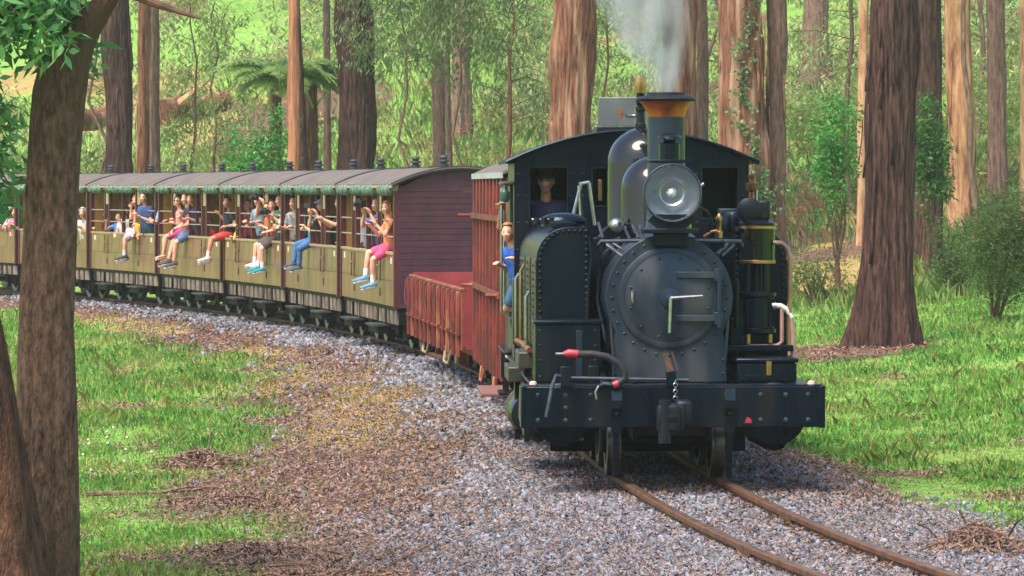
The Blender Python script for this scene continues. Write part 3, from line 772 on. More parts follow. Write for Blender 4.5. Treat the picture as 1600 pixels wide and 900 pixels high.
def tree_fern(label, x, Y, h, n, L0, seed):
    X = (x-800)/FPX*Y; t = thing("tree_fern", label, "tree fern", (X,Y,gz(X,Y)))
    rg = np.random.default_rng(seed)
    trunk_mesh("trunk", m_bark_red, t, h, .16, .14, .12, 18, (0,0), .1, seed, na=36, nz=40)
    vs = []; fs = []
    for i in range(n):
        a = i*2.39996+rg.normal(0,.1); up = rg.uniform(.1,1.25); L_ = L0*rg.uniform(.75,1.1); m = MB(); pts = []
        for k in range(13):
            q = k/12; r = L_*q*(.95-.1*up); z = h-.35+L_*(up*.75*q-.95*q*q*(.6+.3*up)); pts.append(Vector((math.cos(a)*r, math.sin(a)*r, z)))
        o = m.tube(pts, [.014*(1-.8*k/12) for k in range(13)], 5)
        # pinnae on both sides of the rib
        fr = o.build("frond", m_fern, t)
        pv = []; pf = []
        for k in range(2, 60):
            q = k/60; f_ = q*12; i0 = min(int(f_),11); p = pts[i0].lerp(pts[i0+1], f_-i0); ln = .42*math.sin(min(1,q*1.15+.08)*math.pi)**.8+.03
            sd = Vector((-math.sin(a), math.cos(a), 0)); fw = Vector((math.cos(a),math.sin(a),0))
            for sg in (-1,1):
                e = p+sd*sg*ln+fw*ln*.35-Vector((0,0,ln*rg.uniform(.25,.5))); w = fw*.028
                b = len(pv); pv += [p-w, p.lerp(e,.5)-w*1.1+Vector((0,0,.02)), e, p.lerp(e,.5)+w*1.1+Vector((0,0,.02))]; pf.append((b,b+1,b+2,b+3))
        np_mesh("leaflets", [list(v) for v in pv], pf, m_fern, fr)
    return t
tree_fern("tall tree fern with arching fronds left of the slim orange trunk", 432, 105, 5.5-gz(-5.9,105), 24, 2.3, 3)
tree_fern("tree fern with arching fronds between the orange trunk and the furrowed one", 490, 106, 5.5-gz(-5.0,106), 20, 1.9, 8)

# ivy climbing the shaggy trunk
X0 = (1172-800)/FPX*95; iv = thing("ivy", "pale green ivy climbing the huge shaggy red trunk", "ivy", (X0,95,gz(X0,95)))
rg = np.random.default_rng(77); cl = []; stem = []
for z in np.arange(.6, 6.4, .1):
    xo = -.02+.16*math.sin(z*1.3)-.06*z+.2; stem.append((xo, -math.sqrt(max(.02,.47**2-xo**2))-.03, z))
    for k in range(2 if z < 5 else 1): cl.append((xo+rg.normal(0,.12), -math.sqrt(max(.05,.5**2-xo**2))-.05, z+rg.normal(0,.1)))
for k in range(26): cl.append((.35+rg.normal(0,.18), -.40, rg.uniform(.6,1.8)))
MB().tube(stem, .018, 5).build("stem", m_twig, iv)
V, F = cloud(np.array(cl), 7, .11, .08, .12, .4, rg=rg); np_mesh("leaves", V, F, leafmat("ivy_leaves", lin(132,164,112), lin(92,132,84)), iv)

# far-off wood reading as one mass
rg = np.random.default_rng(901); cl = []
for i in range(620):
    Y = rg.uniform(128, 185); X = rg.uniform(-1,1)*(.135*Y+3)
    if X < -1 and Y < 144 and rg.random() < .55: continue; 
    c0 = np.array((X, Y, gz(X,Y)+abs(rg.normal(0,2.6))*(.5+.9*(Y-128)/57)))
    cl.append(ell(7, c0, (1.1,1.1,.7), rg=rg))
cl = np.concatenate(cl)
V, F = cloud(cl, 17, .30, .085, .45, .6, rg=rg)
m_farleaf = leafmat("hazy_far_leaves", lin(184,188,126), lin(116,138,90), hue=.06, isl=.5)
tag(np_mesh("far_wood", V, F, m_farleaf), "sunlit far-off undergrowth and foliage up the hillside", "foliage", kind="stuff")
rg = np.random.default_rng(902); cl = []
for i in range(620):
    Y = rg.uniform(98, 152); X = rg.uniform(-1,1)*(.135*Y+2); dd = float(track_d(np.array([X]),np.array([Y]))[0])
    if fbm(np.array([X*.16]),np.array([Y*.11]),51)[0] < .44: continue
    cl.append(ell(7, (X,Y,gz(X,Y)+.35), (.8,.8,.4), rg=rg))
V, F = cloud(np.concatenate(cl), 12, .22, .03, .35, .1, rg=rg)
tag(np_mesh("dead_undergrowth", V, F, m_drybr), "brown dead bracken and twigs scattered over the hillside", "undergrowth", kind="stuff")

# the wood goes on on the near side of the clearing, around the viewer: it shows in the polished paint
rg = np.random.default_rng(903); tv = []; tf = []; cl = []
for i in range(26):
    a = rg.uniform(-1.35, 1.35); q = rg.uniform(13, 40); X, Y = math.sin(a)*q, 4-math.cos(a)*q; z0 = gz(X,Y); r = rg.uniform(.25,.6); hgt = rg.uniform(11,17); n = 14; b = sum(len(v) for v in tv)
    ring = [[(X+r*k*math.cos(t)+lx, Y+r*k*math.sin(t), z0-.3+h) for t in np.linspace(0,2*math.pi,n,endpoint=False)] for k,h,lx in ((1.3,0,0),(1,1,0),(.85,hgt*.5,rg.normal(0,.2)),(.5,hgt,rg.normal(0,.4)))]
    tv.append(np.array(ring).reshape(-1,3)); I = np.arange(4*n).reshape(4,n)+b; J = np.roll(I,-1,1); tf.append(np.stack([I[:-1],J[:-1],J[1:],I[1:]],-1).reshape(-1,4))
    for k in range(5): cl.append(ell(7, (X+rg.normal(0,1.6),Y+rg.normal(0,1.6),z0+hgt+rg.normal(0,1.2)), (1.2,1.2,.8), rg=rg))
    for k in range(6): cl.append(ell(6, (X+rg.normal(0,1.8),Y+rg.normal(0,1.8),z0+rg.uniform(1.5,hgt)), (1.3,1.3,.9), rg=rg))
    for k in range(3): cl.append(ell(5, (X+rg.normal(0,2.5),Y+rg.normal(0,2.5),z0+rg.uniform(.4,1.6)), (1.0,1.0,.7), rg=rg))
tag(np_mesh("near_wood_trunks", np.concatenate(tv), np.concatenate(tf), m_bark_red, smooth=True), "trunks of the tall gum wood behind the viewer", "wood", kind="stuff")
V, F = cloud(np.concatenate(cl), 12, .75, .26, .7, .5, rg=rg)
tag(np_mesh("near_wood_leaves", V, F, m_gum), "leaves of the tall gum wood behind the viewer", "wood", kind="stuff")

# ---------------------------------------------------------------- fallen log, stump, sticks
def log(label, a, b, Y, r, mat, name="fallen_log", snag=True, cat="log"):
    p, q = at(*a, Y), at(*b, Y+2); c = p.copy(); c.z = gz(p.x, Y)
    t = thing(name, label, cat, c)
    P0, P1 = p-c, q-c; n = 9
    MB().tube([P0.lerp(P1,k/8)+Vector((0,0,.05*math.sin(k))) for k in range(n)], [r*(1.05-.25*k/8)*random.uniform(.92,1.06) for k in range(n)], 16).build("trunk", mat, t)
    if snag:
        s = P0.lerp(P1,.12); MB().tube([s, s+Vector((.35,-.1,.3)), s+Vector((.75,-.15,.62)), s+Vector((1.15,-.2,.95))],[.15,.12,.09,.03],8).build("limb", m_bark_pale, t)
    return t
log("long fallen log with a broken limb lying on the grassy slope", (256,176), (352,160), 118, .36, m_bark_red)
log("pale fallen branch on the slope behind the tree fern trunks", (470,190), (520,186), 116, .1, m_bark_pale, name="fallen_branch", snag=False, cat="branch")
log("brown rotting log on the slope left of the dark stringybark", (100,190), (172,182), 116, .35, m_bark_red, snag=False)
X0 = (143-800)/FPX*108; st = thing("tree_stump", "cut grey tree stump on the grass behind the carriages", "stump", (X0,108,gz(X0,108)))
trunk_mesh("trunk", m_bark_grey, st, 1.35, .34, .31, .08, 26, (0,0), .15, 61, nz=20)
MB().lathe([(.30,0),(.02,.02)], (0,0,1.09), n=30).build("cut_face", m_bark_pale, st)

def stick(label, pts, r, mat, name="fallen_branch", twigs=()):
    W = []
    for x, y, Y in pts:
        p = at(x, y, Y); p.z = gz(p.x, Y)+r*.8+.02; W.append(p)
    t = thing(name, label, "branch", W[0])
    MB().tube([p-W[0] for p in W], [r*(1-.65*k/(len(W)-1)) for k in range(len(W))], 7).build("stem", mat, t)
    for k, e in twigs: MB().tube([W[k]-W[0], W[k]-W[0]+Vector(e)*.5+Vector((0,0,.03)), W[k]-W[0]+Vector(e)], [r*.6,r*.4,r*.15], 5).build("twig", mat, t)
    return t
stick("long pale crooked branch lying on the near grass", [(135,734,35.0),(190,735,35.0),(250,738,34.9),(300,733,35.1),(362,727,35.4)], .022, m_bark_grey, twigs=((2,(.5,-.1,.05)),(3,(.35,-.25,.02))))
stick("reddish strip of bark lying on the litter by the ballast", [(520,892,26.0),(575,862,27.2),(630,832,28.6),(690,808,29.8)], .016, m_bark_red, twigs=((1,(.3,.1,.02)),))
stick("dark twiggy branch on the litter heap at the lower right", [(1470,835,28.5),(1520,826,28.9),(1570,820,29.1),(1610,812,29.3)], .018, m_bark_dark, twigs=((1,(-.1,.2,.22)),(2,(.15,-.1,.2)),(0,(-.15,.2,.12))))
stick("thin twig standing in the meadow grass right of the track", [(1500,775,32.0),(1515,806,31.4),(1525,815,31.1)], .008, m_bark_red, name="twig")
# heaps of raked bark
labs = ["round heap of raked brown leaves on the near grass", "rough heap of bark and leaves at the lower right edge", "flat heap of bark strips at the foot of the near grass", "low heap of bark strips nearest the bottom edge, left of the ballast", "thin scatter heap of bark behind the pale crooked branch"]
for (hx, hy, hr, hh), lb in zip(HEAPS, labs):
    t = thing("leaf_heap", lb, "heap", (hx, hy, gz(hx,hy)), 0, "raked heaps of bark and leaves")
    n = 1500; a = NP.random(n)*2*np.pi; q = NP.random(n)**.6*hr*1.15
    X, Y = hx+np.cos(a)*q, hy+np.sin(a)*q*1.4; Z = surf(X,Y)[0]+NP.random(n)*.03+.01
    v, f = leaf_quads(np.stack([X-hx,Y-hy,Z-gz(hx,hy)],1), NP.uniform(.04,.13,n), NP.uniform(.009,.02,n), rotmats(n,.5), .3)
    np_mesh("bark_pieces", v, f, m_litter, t)
    m = MB()
    for k in range(14):
        i = NP.integers(n); p = Vector((X[i]-hx,Y[i]-hy,Z[i]-gz(hx,hy)+.01)); e = Vector(NP.normal(0,1,3)); e.z = abs(e.z)*.25; e = e.normalized()*NP.uniform(.15,.4)
        m.tube([p-e*.5,p+Vector((0,0,.02)),p+e*.5],[.010,.009,.004],5)
    m.build("sticks", m_bark_grey, t)
# dandelion heads
def daisies():
    rg = np.random.default_rng(4)
    for i in range(12):
        x, y = rg.normal(185,30), rg.normal(695,22); Y = CAM_H*FPX/(y-292)*1.06; X = (x-800)/FPX*Y; z = gz(X,Y)
        t = thing("clover_flower", "small white flower head in the near grass by the left trunk", "flower", (X,Y,z), 0, "white flower heads in the near grass")
        MB().tube([(0,0,0),(.005,0,.07),(.012,0,.14)],.003,4).build("stem", m_grass, t); MB().ball((.012,0,.15),(.013,.013,.011),7,5).build("flower_head", M_WHITE, t)
M_WHITE = M("white_petals", (.8,.8,.76), rough=.8)
daisies()
# ================================================================ LOCOMOTIVE
m_blk = M("black_engine_paint", (.0022,.0045,.009), (.005,.009,.016), 3, rough=.24, coat=.0, spec=.32, stint=(.5,.78,1.0), c3=(.013,.013,.013), s3=2.2, stretch=(2,2,.4), bump=.03, bscale=14, rvar=.10)  # the sky's blue sheen is put into the base and specular tint
m_blk2 = M("worn_black_paint", (.005,.007,.010), (.012,.013,.016), 7, spec=.35, stint=(.7,.85,1.0), rough=.45, rvar=.12, bump=.08, bscale=30)
m_smoke = M("worn_smokebox_paint_with_sheen", (.011,.018,.030), (.024,.031,.044), 4, stretch=(1.5,1.5,.5), spec=.5, stint=(.52,.76,1.0), rough=.36, rvar=.1, bump=.05, bscale=30, c3=(.060,.060,.064), s3=2.2)  # blue sheen is put into the base colours; paler streaks are wear
m_under = M("oily_black_underframe", (.003,.003,.004), (.007,.006,.006), 8, rough=.6, spec=.2)
m_glossd = M("polished_dome_paint", (.005,.007,.007), rough=.05, spec=.55)
m_copper = M("polished_copper", (.62,.17,.08), (.42,.10,.05), 6, rough=.36, metal=.85)
m_brass = M("polished_brass", (.58,.34,.14), (.40,.23,.09), 9, rough=.32, metal=1.0)
m_dsteel = M("dull_steel", (.12,.14,.17), (.07,.08,.10), 14, rough=.35, metal=.8)
m_steel = M("bright_steel", (.56,.56,.57), (.36,.36,.37), 14, rough=.28, metal=1.0)
m_tyre = M("steel_tyre", (.28,.27,.27), (.10,.10,.10), 9, rough=.35, metal=.9)
m_redp = M("red_painted_fitting", (.42,.03,.05), rough=.4)
m_hose = M("black_rubber_hose", (.018,.019,.021), rough=.55, bump=.2, bscale=60)
m_lampw = M("pinkish_marker_lens", (.75,.48,.40), rough=.2)
m_pink = M("lagged_pink_pipe", (.55,.30,.26), (.42,.22,.18), 8, rough=.5)
m_whitep = M("white_painted_elbow", (.72,.70,.66), rough=.4)
m_greenrefl = M("tank_side_painted_reflection", (.030,.032,.024), (.055,.052,.040), 6, rough=.36, rvar=.1, bump=.05, bscale=20)  # green reflected by the flank is put into this paint colour
m_grey = M("pale_grey_hatch", (.22,.23,.24), (.16,.17,.18), 5, rough=.5)
m_refl = M("lamp_reflector", (.62,.66,.72), (.50,.54,.61), 5, rough=.26, metal=.75)
m_hatch = m_grey
def glassmat(name, col=(.9,.95,1,1), rough=.03):
    m = bpy.data.materials.new(name); m.use_nodes = True; b = m.node_tree.nodes["Principled BSDF"]
    b.inputs["Base Color"].default_value = col; b.inputs["Transmission Weight"].default_value = 1.0; b.inputs["Roughness"].default_value = rough; b.inputs["IOR"].default_value = 1.12
    return m
m_glass = glassmat("clear_glass", rough=.16)
m_frost = M("frosted_lamp_glass", (.52,.58,.66), rough=.18, coat=.6, trans=.45)

LH = R(2.0)
loco = thing("steam_locomotive", "black narrow gauge steam tank engine with copper capped chimney heading the train", "locomotive", (1.287, 33.2, 0), LH)
def lp(x, y, dy):
    """survey: photo pixel at a depth behind the buffer beam -> engine coordinates"""
    Yd = 33.2+dy*math.cos(LH); s = FPX/Yd; Xc = 1.287-dy*math.sin(LH)
    return Vector((((x-800)/s-Xc)/math.cos(LH), dy, CAM_H-(y-292)/s))
def lb(name, mat, *a, parent=None, bev=.006): return bx(name, mat, parent or loco, *a, bev=bev)
def bolts(mb, pts, r=.016, h=.012, axis=(0,-1,0)):
    for p in pts: mb.lathe([(r,0),(r*.85,h*.6),(r*.35,h)], p, axis, 8)
    return mb

# buffer beam
beam = lb("buffer_beam", m_blk, -1.2, 1.2, 0, .05, .46, .787, bev=.008)
lb("beam_flange", m_blk, -1.2, 1.2, .055, .30, .765, .80, parent=beam)
lb("beam_end_angle", m_blk, 1.17, 1.215, -.02, .30, .455, .79, parent=beam)
lb("beam_end_angle", m_blk, -1.215, -1.17, .0, .30, .455, .79, parent=beam)
pts = [(x,0,z) for x in (-1.08,-.86,-.66,.42,.70,.90,1.08) for z in (.52,.72)]+[(-.86,0,.62)]
bolts(MB(), pts, .02, .014).build("rivets", m_smoke, beam)
lb("beam_seam", m_blk, -.875,-.845,-.008,0,.46,.787, parent=beam)
# cylinders under the beam ends
for sx, xx in ((-1,-.88),(1,.83)):
    c = MB().lathe([(.05,0),(.225,.0),(.25,.02),(.25,.62),(.225,.64),(.05,.64)], (xx,.10,.56), (0,1,0), 28).build("cylinder", m_blk, loco)
    bolts(MB(), [(xx+.20*math.cos(t),.10,.56+.20*math.sin(t)) for t in np.arange(0,6.28,.52)], .016).build("rivets", m_blk, c)
# guard irons
for xx in (-.455,.45):
    g = MB(); prof = [(-.03,.77),(-.075,.68),(-.075,.62),(-.03,.55),(-.02,.42),(.06,.16),(.08,.06)]
    for (ya,za),(yb,zb) in zip(prof[:-1],prof[1:]):
        w = .042 if zb > .4 else .026
        g.add([(xx-w,ya,za),(xx+w,ya,za),(xx+w,yb,zb),(xx-w,yb,zb),(xx-w,ya+.03,za),(xx+w,ya+.03,za),(xx+w,yb+.03,zb),(xx-w,yb+.03,zb)],[(0,1,2,3),(7,6,5,4),(0,3,7,4),(1,5,6,2),(0,4,5,1),(3,2,6,7)])
    go = g.build("guard_iron", m_blk, loco)
    bolts(MB(), [(xx,-.03,.74),(xx,-.055,.57)], .02).build("bolt", m_blk, go)
# coupler
cp = lb("coupler", m_blk2, -.12,.06,-.38,-.02,.45,.66, bev=.02)
MB().box(-.16,.02,-.46,-.33,.44,.67).build("coupler_knuckle", m_blk2, cp, bev=.03)
MB().cyl((-.10,-.42,.36),(-.10,-.42,.70),.05,n=14).build("knuckle_pin", m_blk2, cp)
MB().box(.0,.13,-.30,-.08,.47,.69).build("coupler_guard", m_blk2, cp, bev=.03)
lb("coupler_slot", m_under, -.09,-.005,-.468,-.455,.535,.575, parent=cp, bev=.004)
m = MB()
for k, z in enumerate(np.linspace(.70,.83,6)): m.lathe([(.014,-.006),(.020,0),(.014,.006)], (.01,-.10,z), (1,0,0) if k%2 else (0,1,0), 8, cap=False)
m.build("chain", m_steel, cp)
# uncoupling rod
rod = MB().tube([(-.86,-.03,.86),(.12,-.03,.84)],.014,8).build("uncoupling_rod", m_dsteel, loco)
MB().tube([(-.86,-.03,.86),(-.94,-.06,.88),(-.97,-.08,.80),(-1.02,-.10,.55)],.016,8).build("handle", m_dsteel, rod)
lb("bracket", m_blk, -.90,-.82,-.06,.04,.787,.95, parent=rod); lb("bracket", m_blk, -.06,.02,-.06,.04,.787,.91, parent=rod)
# brake hose
hp = [lp(x,y,-.05) for x,y in ((903,553),(925,553),(948,557),(966,567),(976,580),(976,592),(966,599))]
hz = MB().tube(hp,.030,12).build("brake_hose", m_hose, loco)
MB().tube([lp(880,553,-.05),lp(888,552,-.05),lp(903,553,-.05)],[.018,.036,.034],10).build("hose_coupling", m_redp, hz)
MB().tube([lp(868,553,-.05),lp(880,553,-.05)],.012,6).build("coupling_tail", m_steel, hz)
MB().tube([lp(966,599,-.05),lp(958,602,-.05)],[.034,.03],10).build("hose_coupling", m_redp, hz)
MB().tube([lp(958,602,-.03),lp(945,600,-.02),lp(935,605,0)],[.03,.03,.03],8).build("hose_pipe", m_blk, hz)
MB().tube([lp(935,603,-.05),lp(930,612,-.06),lp(932,624,-.06)],.009,6).build("cock_handle", m_steel, hz)
# marker lamps on the beam
for x, y in ((833,597),(1268,605)):
    p = lp(x,y,.06); mk = MB().lathe([(.022,0),(.032,.012),(.028,.032),(.012,.04)], (p.x,p.y,.79), (0,0,1), 12).build("marker_lamp", m_lampw, loco)
MB().prism([(.57,.495),(.63,.495),(.62,.53),(.59,.545)],-.010,-.003).build("red_tag", m_redp, loco)
# frames, wheels
m = MB()
for sx in (-1,1): m.box(sx*.30-.015,sx*.30+.015,.1,8.6,.35,.80)
m.box(-.28,.28,.55,.6,.36,.46); m.build("frame", m_under, loco)
def wheel(y, r, parent=loco, gauge=.405):
    ws = MB().cyl((-.5,y,r),(.5,y,r),.05,n=10).build("axle", m_under, parent)
    for sx in (-1,1):
        w = MB().lathe([(r-.09,-.055),(r-.07,-.06),(r,-.055),(r+.004,.02),(r+.028,.032),(r+.026,.055),(r-.06,.055)], (sx*.425,y,r), (-sx,0,0), 32, cap=False).build("wheel", m_tyre, parent)
        MB().lathe([(r-.07,-.04),(.10,-.05),(.09,-.09),(.02,-.09)], (sx*.425,y,r), (-sx,0,0), 20).build("wheel_centre", m_under, w)
for y, r in ((1.05,.29),(2.3,.40),(3.4,.40),(4.5,.40),(7.3,.29)): wheel(y, r)
for sx in (-1,1):
    lb("coupling_rod", m_steel, sx*.62-.02, sx*.62+.02, 2.2, 4.6, .22, .30)
    lb("running_board", m_blk, sx*.55 if sx>0 else -1.13, 1.13 if sx>0 else -.55, .30, 8.5, .772, .80)
# smokebox: front plate with skirt, ring, door
CZ, SR = 1.484, .515
prof = []
for k in range(0, 41):
    t = math.pi*1.18 - k/40*math.pi*1.36; prof.append((SR*math.cos(t), CZ+SR*math.sin(t)))
prof += [(.47,1.10),(.455,.95),(.46,.80),(-.46,.80),(-.455,.95),(-.47,1.10)]
fp = MB().prism(prof, .44, .48).build("smokebox_front", m_smoke, loco, bev=.006)
box2 = []
for k in range(0, 31):
    t = math.pi*1.15 - k/30*math.pi*1.30; box2.append(((SR-.012)*math.cos(t), CZ+(SR-.012)*math.sin(t)))
box2 += [(.43,.9),(.44,.78),(-.44,.78),(-.43,.9)]
MB().prism(box2, .483, 1.45).build("smokebox_barrel", m_smoke, loco, angle=30)
bolts(MB(), [(.465*math.cos(t),.44,CZ+.465*math.sin(t)) for t in np.arange(0,2*math.pi-.01,2*math.pi/28)], .014, .012).build("rivets", m_smoke, fp)
bolts(MB(), [(sx*(.44),.44,z) for sx in (-1,1) for z in (.87,.98)], .014, .012).build("rivets", m_smoke, fp)
for sx in (-1,1): MB().tube([(sx*.475,.432,1.30),(sx*.462,.432,1.10),(sx*.45,.432,.95),(sx*.455,.432,.81)],.013,6).build("edge_beading", m_smoke, fp)
MB().lathe([(.40,-.004),(.415,0),(.415,.02),(.40,.028),(.365,.028),(.355,0)], (0,.44,CZ), (0,-1,0), 56, cap=False).build("door_ring", m_smoke, fp)
door = MB().lathe([(.37,.004),(.37,.02),(.34,.03),(.20,.055),(.10,.064),(.012,.066)], (0,.438,CZ), (0,-1,0), 56).build("smokebox_door", m_smoke, loco)
bolts(MB(), [(.325*math.cos(t),.405,CZ+.325*math.sin(t)) for t in np.arange(.26,2*math.pi,2*math.pi/12)], .012, .012).build("rivets", m_smoke, door)
for zz in (CZ+.185, CZ-.165):
    h = MB(); h.box(.05,.40,.366,.384,zz-.026,zz+.026); h.box(.36,.425,.36,.40,zz-.05,zz+.05); h.build("hinge_strap", m_smoke, door, bev=.005)
MB().cyl((.40,.372,CZ-.24),(.40,.372,CZ+.25),.018,n=10).build("hinge_pin", m_smoke, door)
MB().lathe([(.085,0),(.08,.02),(.03,.03),(.028,.06),(.012,.065)], (0,.376,CZ), (0,-1,0), 20).build("lock_boss", m_smoke, door)
MB().tube([(0,.315,CZ),(.26,.305,CZ+.018)],[.017,.011],8).build("door_handle", m_steel, door)
MB().tube([(0,.30,CZ),(-.01,.295,CZ-.28)],[.017,.013],8).build("door_handle", m_steel, door)
MB().tube([(-.30,.385,CZ+.06),(-.303,.36,CZ+.04),(-.303,.36,CZ-.04),(-.30,.385,CZ-.06)],.010,6).build("grab_handle", m_steel, door)
m_rust = M("rust_streak", (.16,.075,.035), (.08,.05,.04), 12, rough=.8)
MB().add([(-.06,.4385,1.06),(-.01,.4385,1.06),(.045,.4385,.86),(-.005,.4385,.86)],[(0,1,2,3)]).add([(.01,.4385,1.05),(.03,.4385,1.05),(.075,.4385,.90),(.06,.4385,.90)],[(0,1,2,3)]).build("rust_streak", m_rust, fp)
# boiler
MB().lathe([(.455,0),(.455,3.7)], (0,1.45,CZ), (0,1,0), 40).build("boiler", m_blk, loco)
for y in (1.62,2.6,3.8): MB().lathe([(.456,0),(.462,.005),(.462,.055),(.456,.06)], (0,y,CZ), (0,1,0), 40, cap=False).build("boiler_band", m_blk, loco)
# chimney
ch = MB().lathe([(.24,0),(.19,.04),(.165,.10),(.155,.2),(.152,.98)], (0,.78,1.97), n=36, cap=False).build("chimney", m_smoke, loco)
MB().lathe([(.153,0),(.158,.03),(.175,.07),(.205,.11),(.225,.128)], (0,.78,2.95), n=40, cap=False).build("copper_cap", m_copper, ch)
MB().lathe([(.225,0),(.245,.006),(.25,.018),(.235,.034),(.165,.05),(.16,.072),(.14,.072),(.135,-.2)], (0,.78,3.078), n=40, cap=False).build("chimney_lip", m_blk2, ch)
# head lamp
lam = MB().lathe([(.10,.26),(.19,.24),(.225,.10),(.236,0),(.236,-.02),(.228,-.03),(.222,-.025)], (.012,.30,2.33), (0,1,0), 44, cap=False).build("head_lamp", m_blk, loco)
MB().lathe([(.226,0),(.20,.06),(.145,.12),(.08,.155),(.012,.165)], (.012,.275,2.33), (0,1,0), 40, cap=False).build("reflector", m_refl, lam)
MB().lathe([(.085,.05),(.088,0),(.100,-.006),(.106,.004),(.10,.05)], (.012,.325,2.33), (0,1,0), 28, cap=False).build("reflector_ring", m_steel, lam)
MB().ball((.012,.35,2.33),(.042,.05,.042),14,10).build("bulb", M("silvered_bulb", (.85,.84,.82), rough=.12, metal=.5), lam)
MB().lathe([(.226,.014),(.18,-.012),(.10,-.034),(.01,-.042)], (.012,.265,2.33), (0,1,0), 40, cap=False).build("lens", m_glass, lam)
MB().lathe([(.224,0),(.232,-.012),(.240,.0),(.234,.02)], (.012,.262,2.33), (0,1,0), 44, cap=False).build("lamp_rim", m_dsteel, lam)
lc = MB().lathe([(.085,0),(.085,.13),(.06,.14),(.05,.16)], (.0,.42,2.60), n=16).build("lamp_chimney", m_blk, lam)
MB().lathe([(.10,0),(.085,.02),(.03,.04)], (.0,.42,2.775), n=16).build("chimney_cover", m_blk, lc)
for a in range(4): MB().cyl((.06*math.cos(a*1.57+.78),.42+.06*math.sin(a*1.57+.78),2.74),(.06*math.cos(a*1.57+.78),.42+.06*math.sin(a*1.57+.78),2.785),.008,n=6).build("cover_post", m_blk, lc)
lb("lamp_plate", m_blk, -.17,.17,.30,.54,2.575,2.60, parent=lam)
lb("lamp_bracket", m_blk, -.22,.23,.26,.56,2.005,2.045, parent=lam); MB().prism([(-.10,2.045),(.12,2.045),(.20,2.11),(.16,2.16),(-.14,2.16),(-.18,2.11)],.30,.50).build("lamp_foot", m_blk, lam)
MB().box(-.13,.15,.36,.52,1.90,2.005).build("bracket_leg", m_blk, lam, bev=.01)
MB().tube([lp(1092,292,.4),lp(1100,287,.4)],[.01,.014],6).build("latch", m_steel, lam)
# domes
def dome(name, y, r, z1, mat):
    z0 = CZ+.38; d = MB(); p = [(r*1.12,0),(r*1.03,.05),(r,.10),(r,z1-z0-r*.95)]
    for k in range(1,10): a = k/9*math.pi/2; p.append((max(.01,r*math.cos(a)), z1-z0-r*.95+r*.95*math.sin(a)))
    return d.lathe(p, (0,y,z0), n=44).build(name, mat, loco)
dome("sand_dome", 1.98, .30, 2.645, m_glossd); d2 = dome("steam_dome", 3.2, .345, 2.906, m_glossd)
sv = MB().lathe([(.05,0),(.05,.03),(.035,.04),(.032,.14),(.05,.15),(.05,.18)], (-.05,3.2,2.90), n=16).build("safety_valve", m_blk2, loco)
for q in (-1,1): MB().cyl((-.05+q*.045,3.2,2.92),(-.05+q*.045,3.2,3.09),.008,n=6).build("valve_post", m_steel, sv)
MB().ball((-.05,3.2,3.13),(.045,.045,.055),12,8).build("valve_ball", m_blk, sv)
wh = MB().lathe([(.048,0),(.05,.01),(.05,.135),(.046,.15),(.012,.155)], (-.05,3.2,3.20), n=18).build("whistle", m_brass, loco)
MB().cyl((-.05,3.2,3.15),(-.05,3.2,3.21),.038,n=12).build("whistle_base", m_blk, wh)
MB().tube([(-.09,3.2,3.0),(-.17,3.2,3.0),(-.20,3.2,3.03)],.014,6).build("valve_lever", m_steel, sv)
MB().cyl((-.225,3.2,2.98),(-.225,3.2,3.06),.016,n=8).build("valve_weight", m_copper, sv)

# side tanks with rounded shoulders and rivets
def tank(sx):
    o, i, z0, z1, r = 1.04, .60, .80, 2.045, .27
    pr = [(sx*i,z0),(sx*o,z0),(sx*o,z1-r)]
    for k in range(1,9): a = k/8*math.pi/2; pr.append((sx*(o-r+r*math.cos(a)), z1-r+r*math.sin(a)))
    pr += [(sx*i,z1)]
    t = MB().prism(pr, 1.3, 5.15).build("side_tank", m_blk if sx > 0 else m_blk, loco, bev=.004, angle=50)
    # rivets on the front along the rim
    rp = []
    for k in range(20): rp.append((sx*(o-.03), 1.3, z0+.05+k*.055))
    rp = [p for p in rp if p[2] < z1-r]
    for k in range(9): a = k/8*math.pi/2; rp.append((sx*(o-r+(r-.03)*math.cos(a)), 1.3, z1-r+(r-.03)*math.sin(a)))
    x = i+.03
    while x < o-r: rp.append((sx*x,1.3,z1-.03)); x += .045
    for k in range(24): rp.append((sx*(i+.025),1.3,z0+.02+k*.052))
    bolts(MB(), rp, .016, .016).build("rivets", m_blk2, t)
    # seams on the flank with rivet rows
    rp = []
    for y in (1.36,1.95,2.55,3.15,3.75,4.35,4.95):
        for k in range(16): rp.append((sx*o, y, z0+.05+k*.058))
    for k in range(60): rp.append((sx*o, 1.36+k*.062, z0+.04))
    bolts(MB(), rp, .014, .012, (sx,0,0)).build("rivets", m_blk2, t)
    for y in (1.30,2.52,3.72): MB().prism([(sx*(o+.002),z0),(sx*(o+.009),z0),(sx*(o+.009),z1-r),(sx*(o+.002),z1-r)], y, y+.09).build("seam_strip", m_greenrefl, t)
    MB().lathe([(.17,0),(.17,.03),(.15,.05),(.05,.075),(.02,.075)], (sx*.80,1.9,z1), n=22).build("filler_lid", m_blk, t)
    return t
tl, tr = tank(-1), tank(1)
# flank fittings on the left tank
for y, z0, z1, mm in ((2.0,.9,1.5,m_steel),(3.2,1.0,1.7,m_brass),(4.4,.95,1.6,m_steel)):
    MB().tube([(-1.07,y,z0),(-1.10,y,z0+.05),(-1.10,y,z1-.05),(-1.07,y,z1)],.014,6).build("handrail", mm, tl)
lb("flank_pipe_clamp", m_greenrefl, -1.12,-1.043,4.6,4.8,.95,1.55, parent=tl)
MB().tube([(-1.09,1.5,1.02),(-1.09,3.3,1.02),(-1.09,5.0,.98)],.022,8).build("flank_pipe", m_copper, tl)
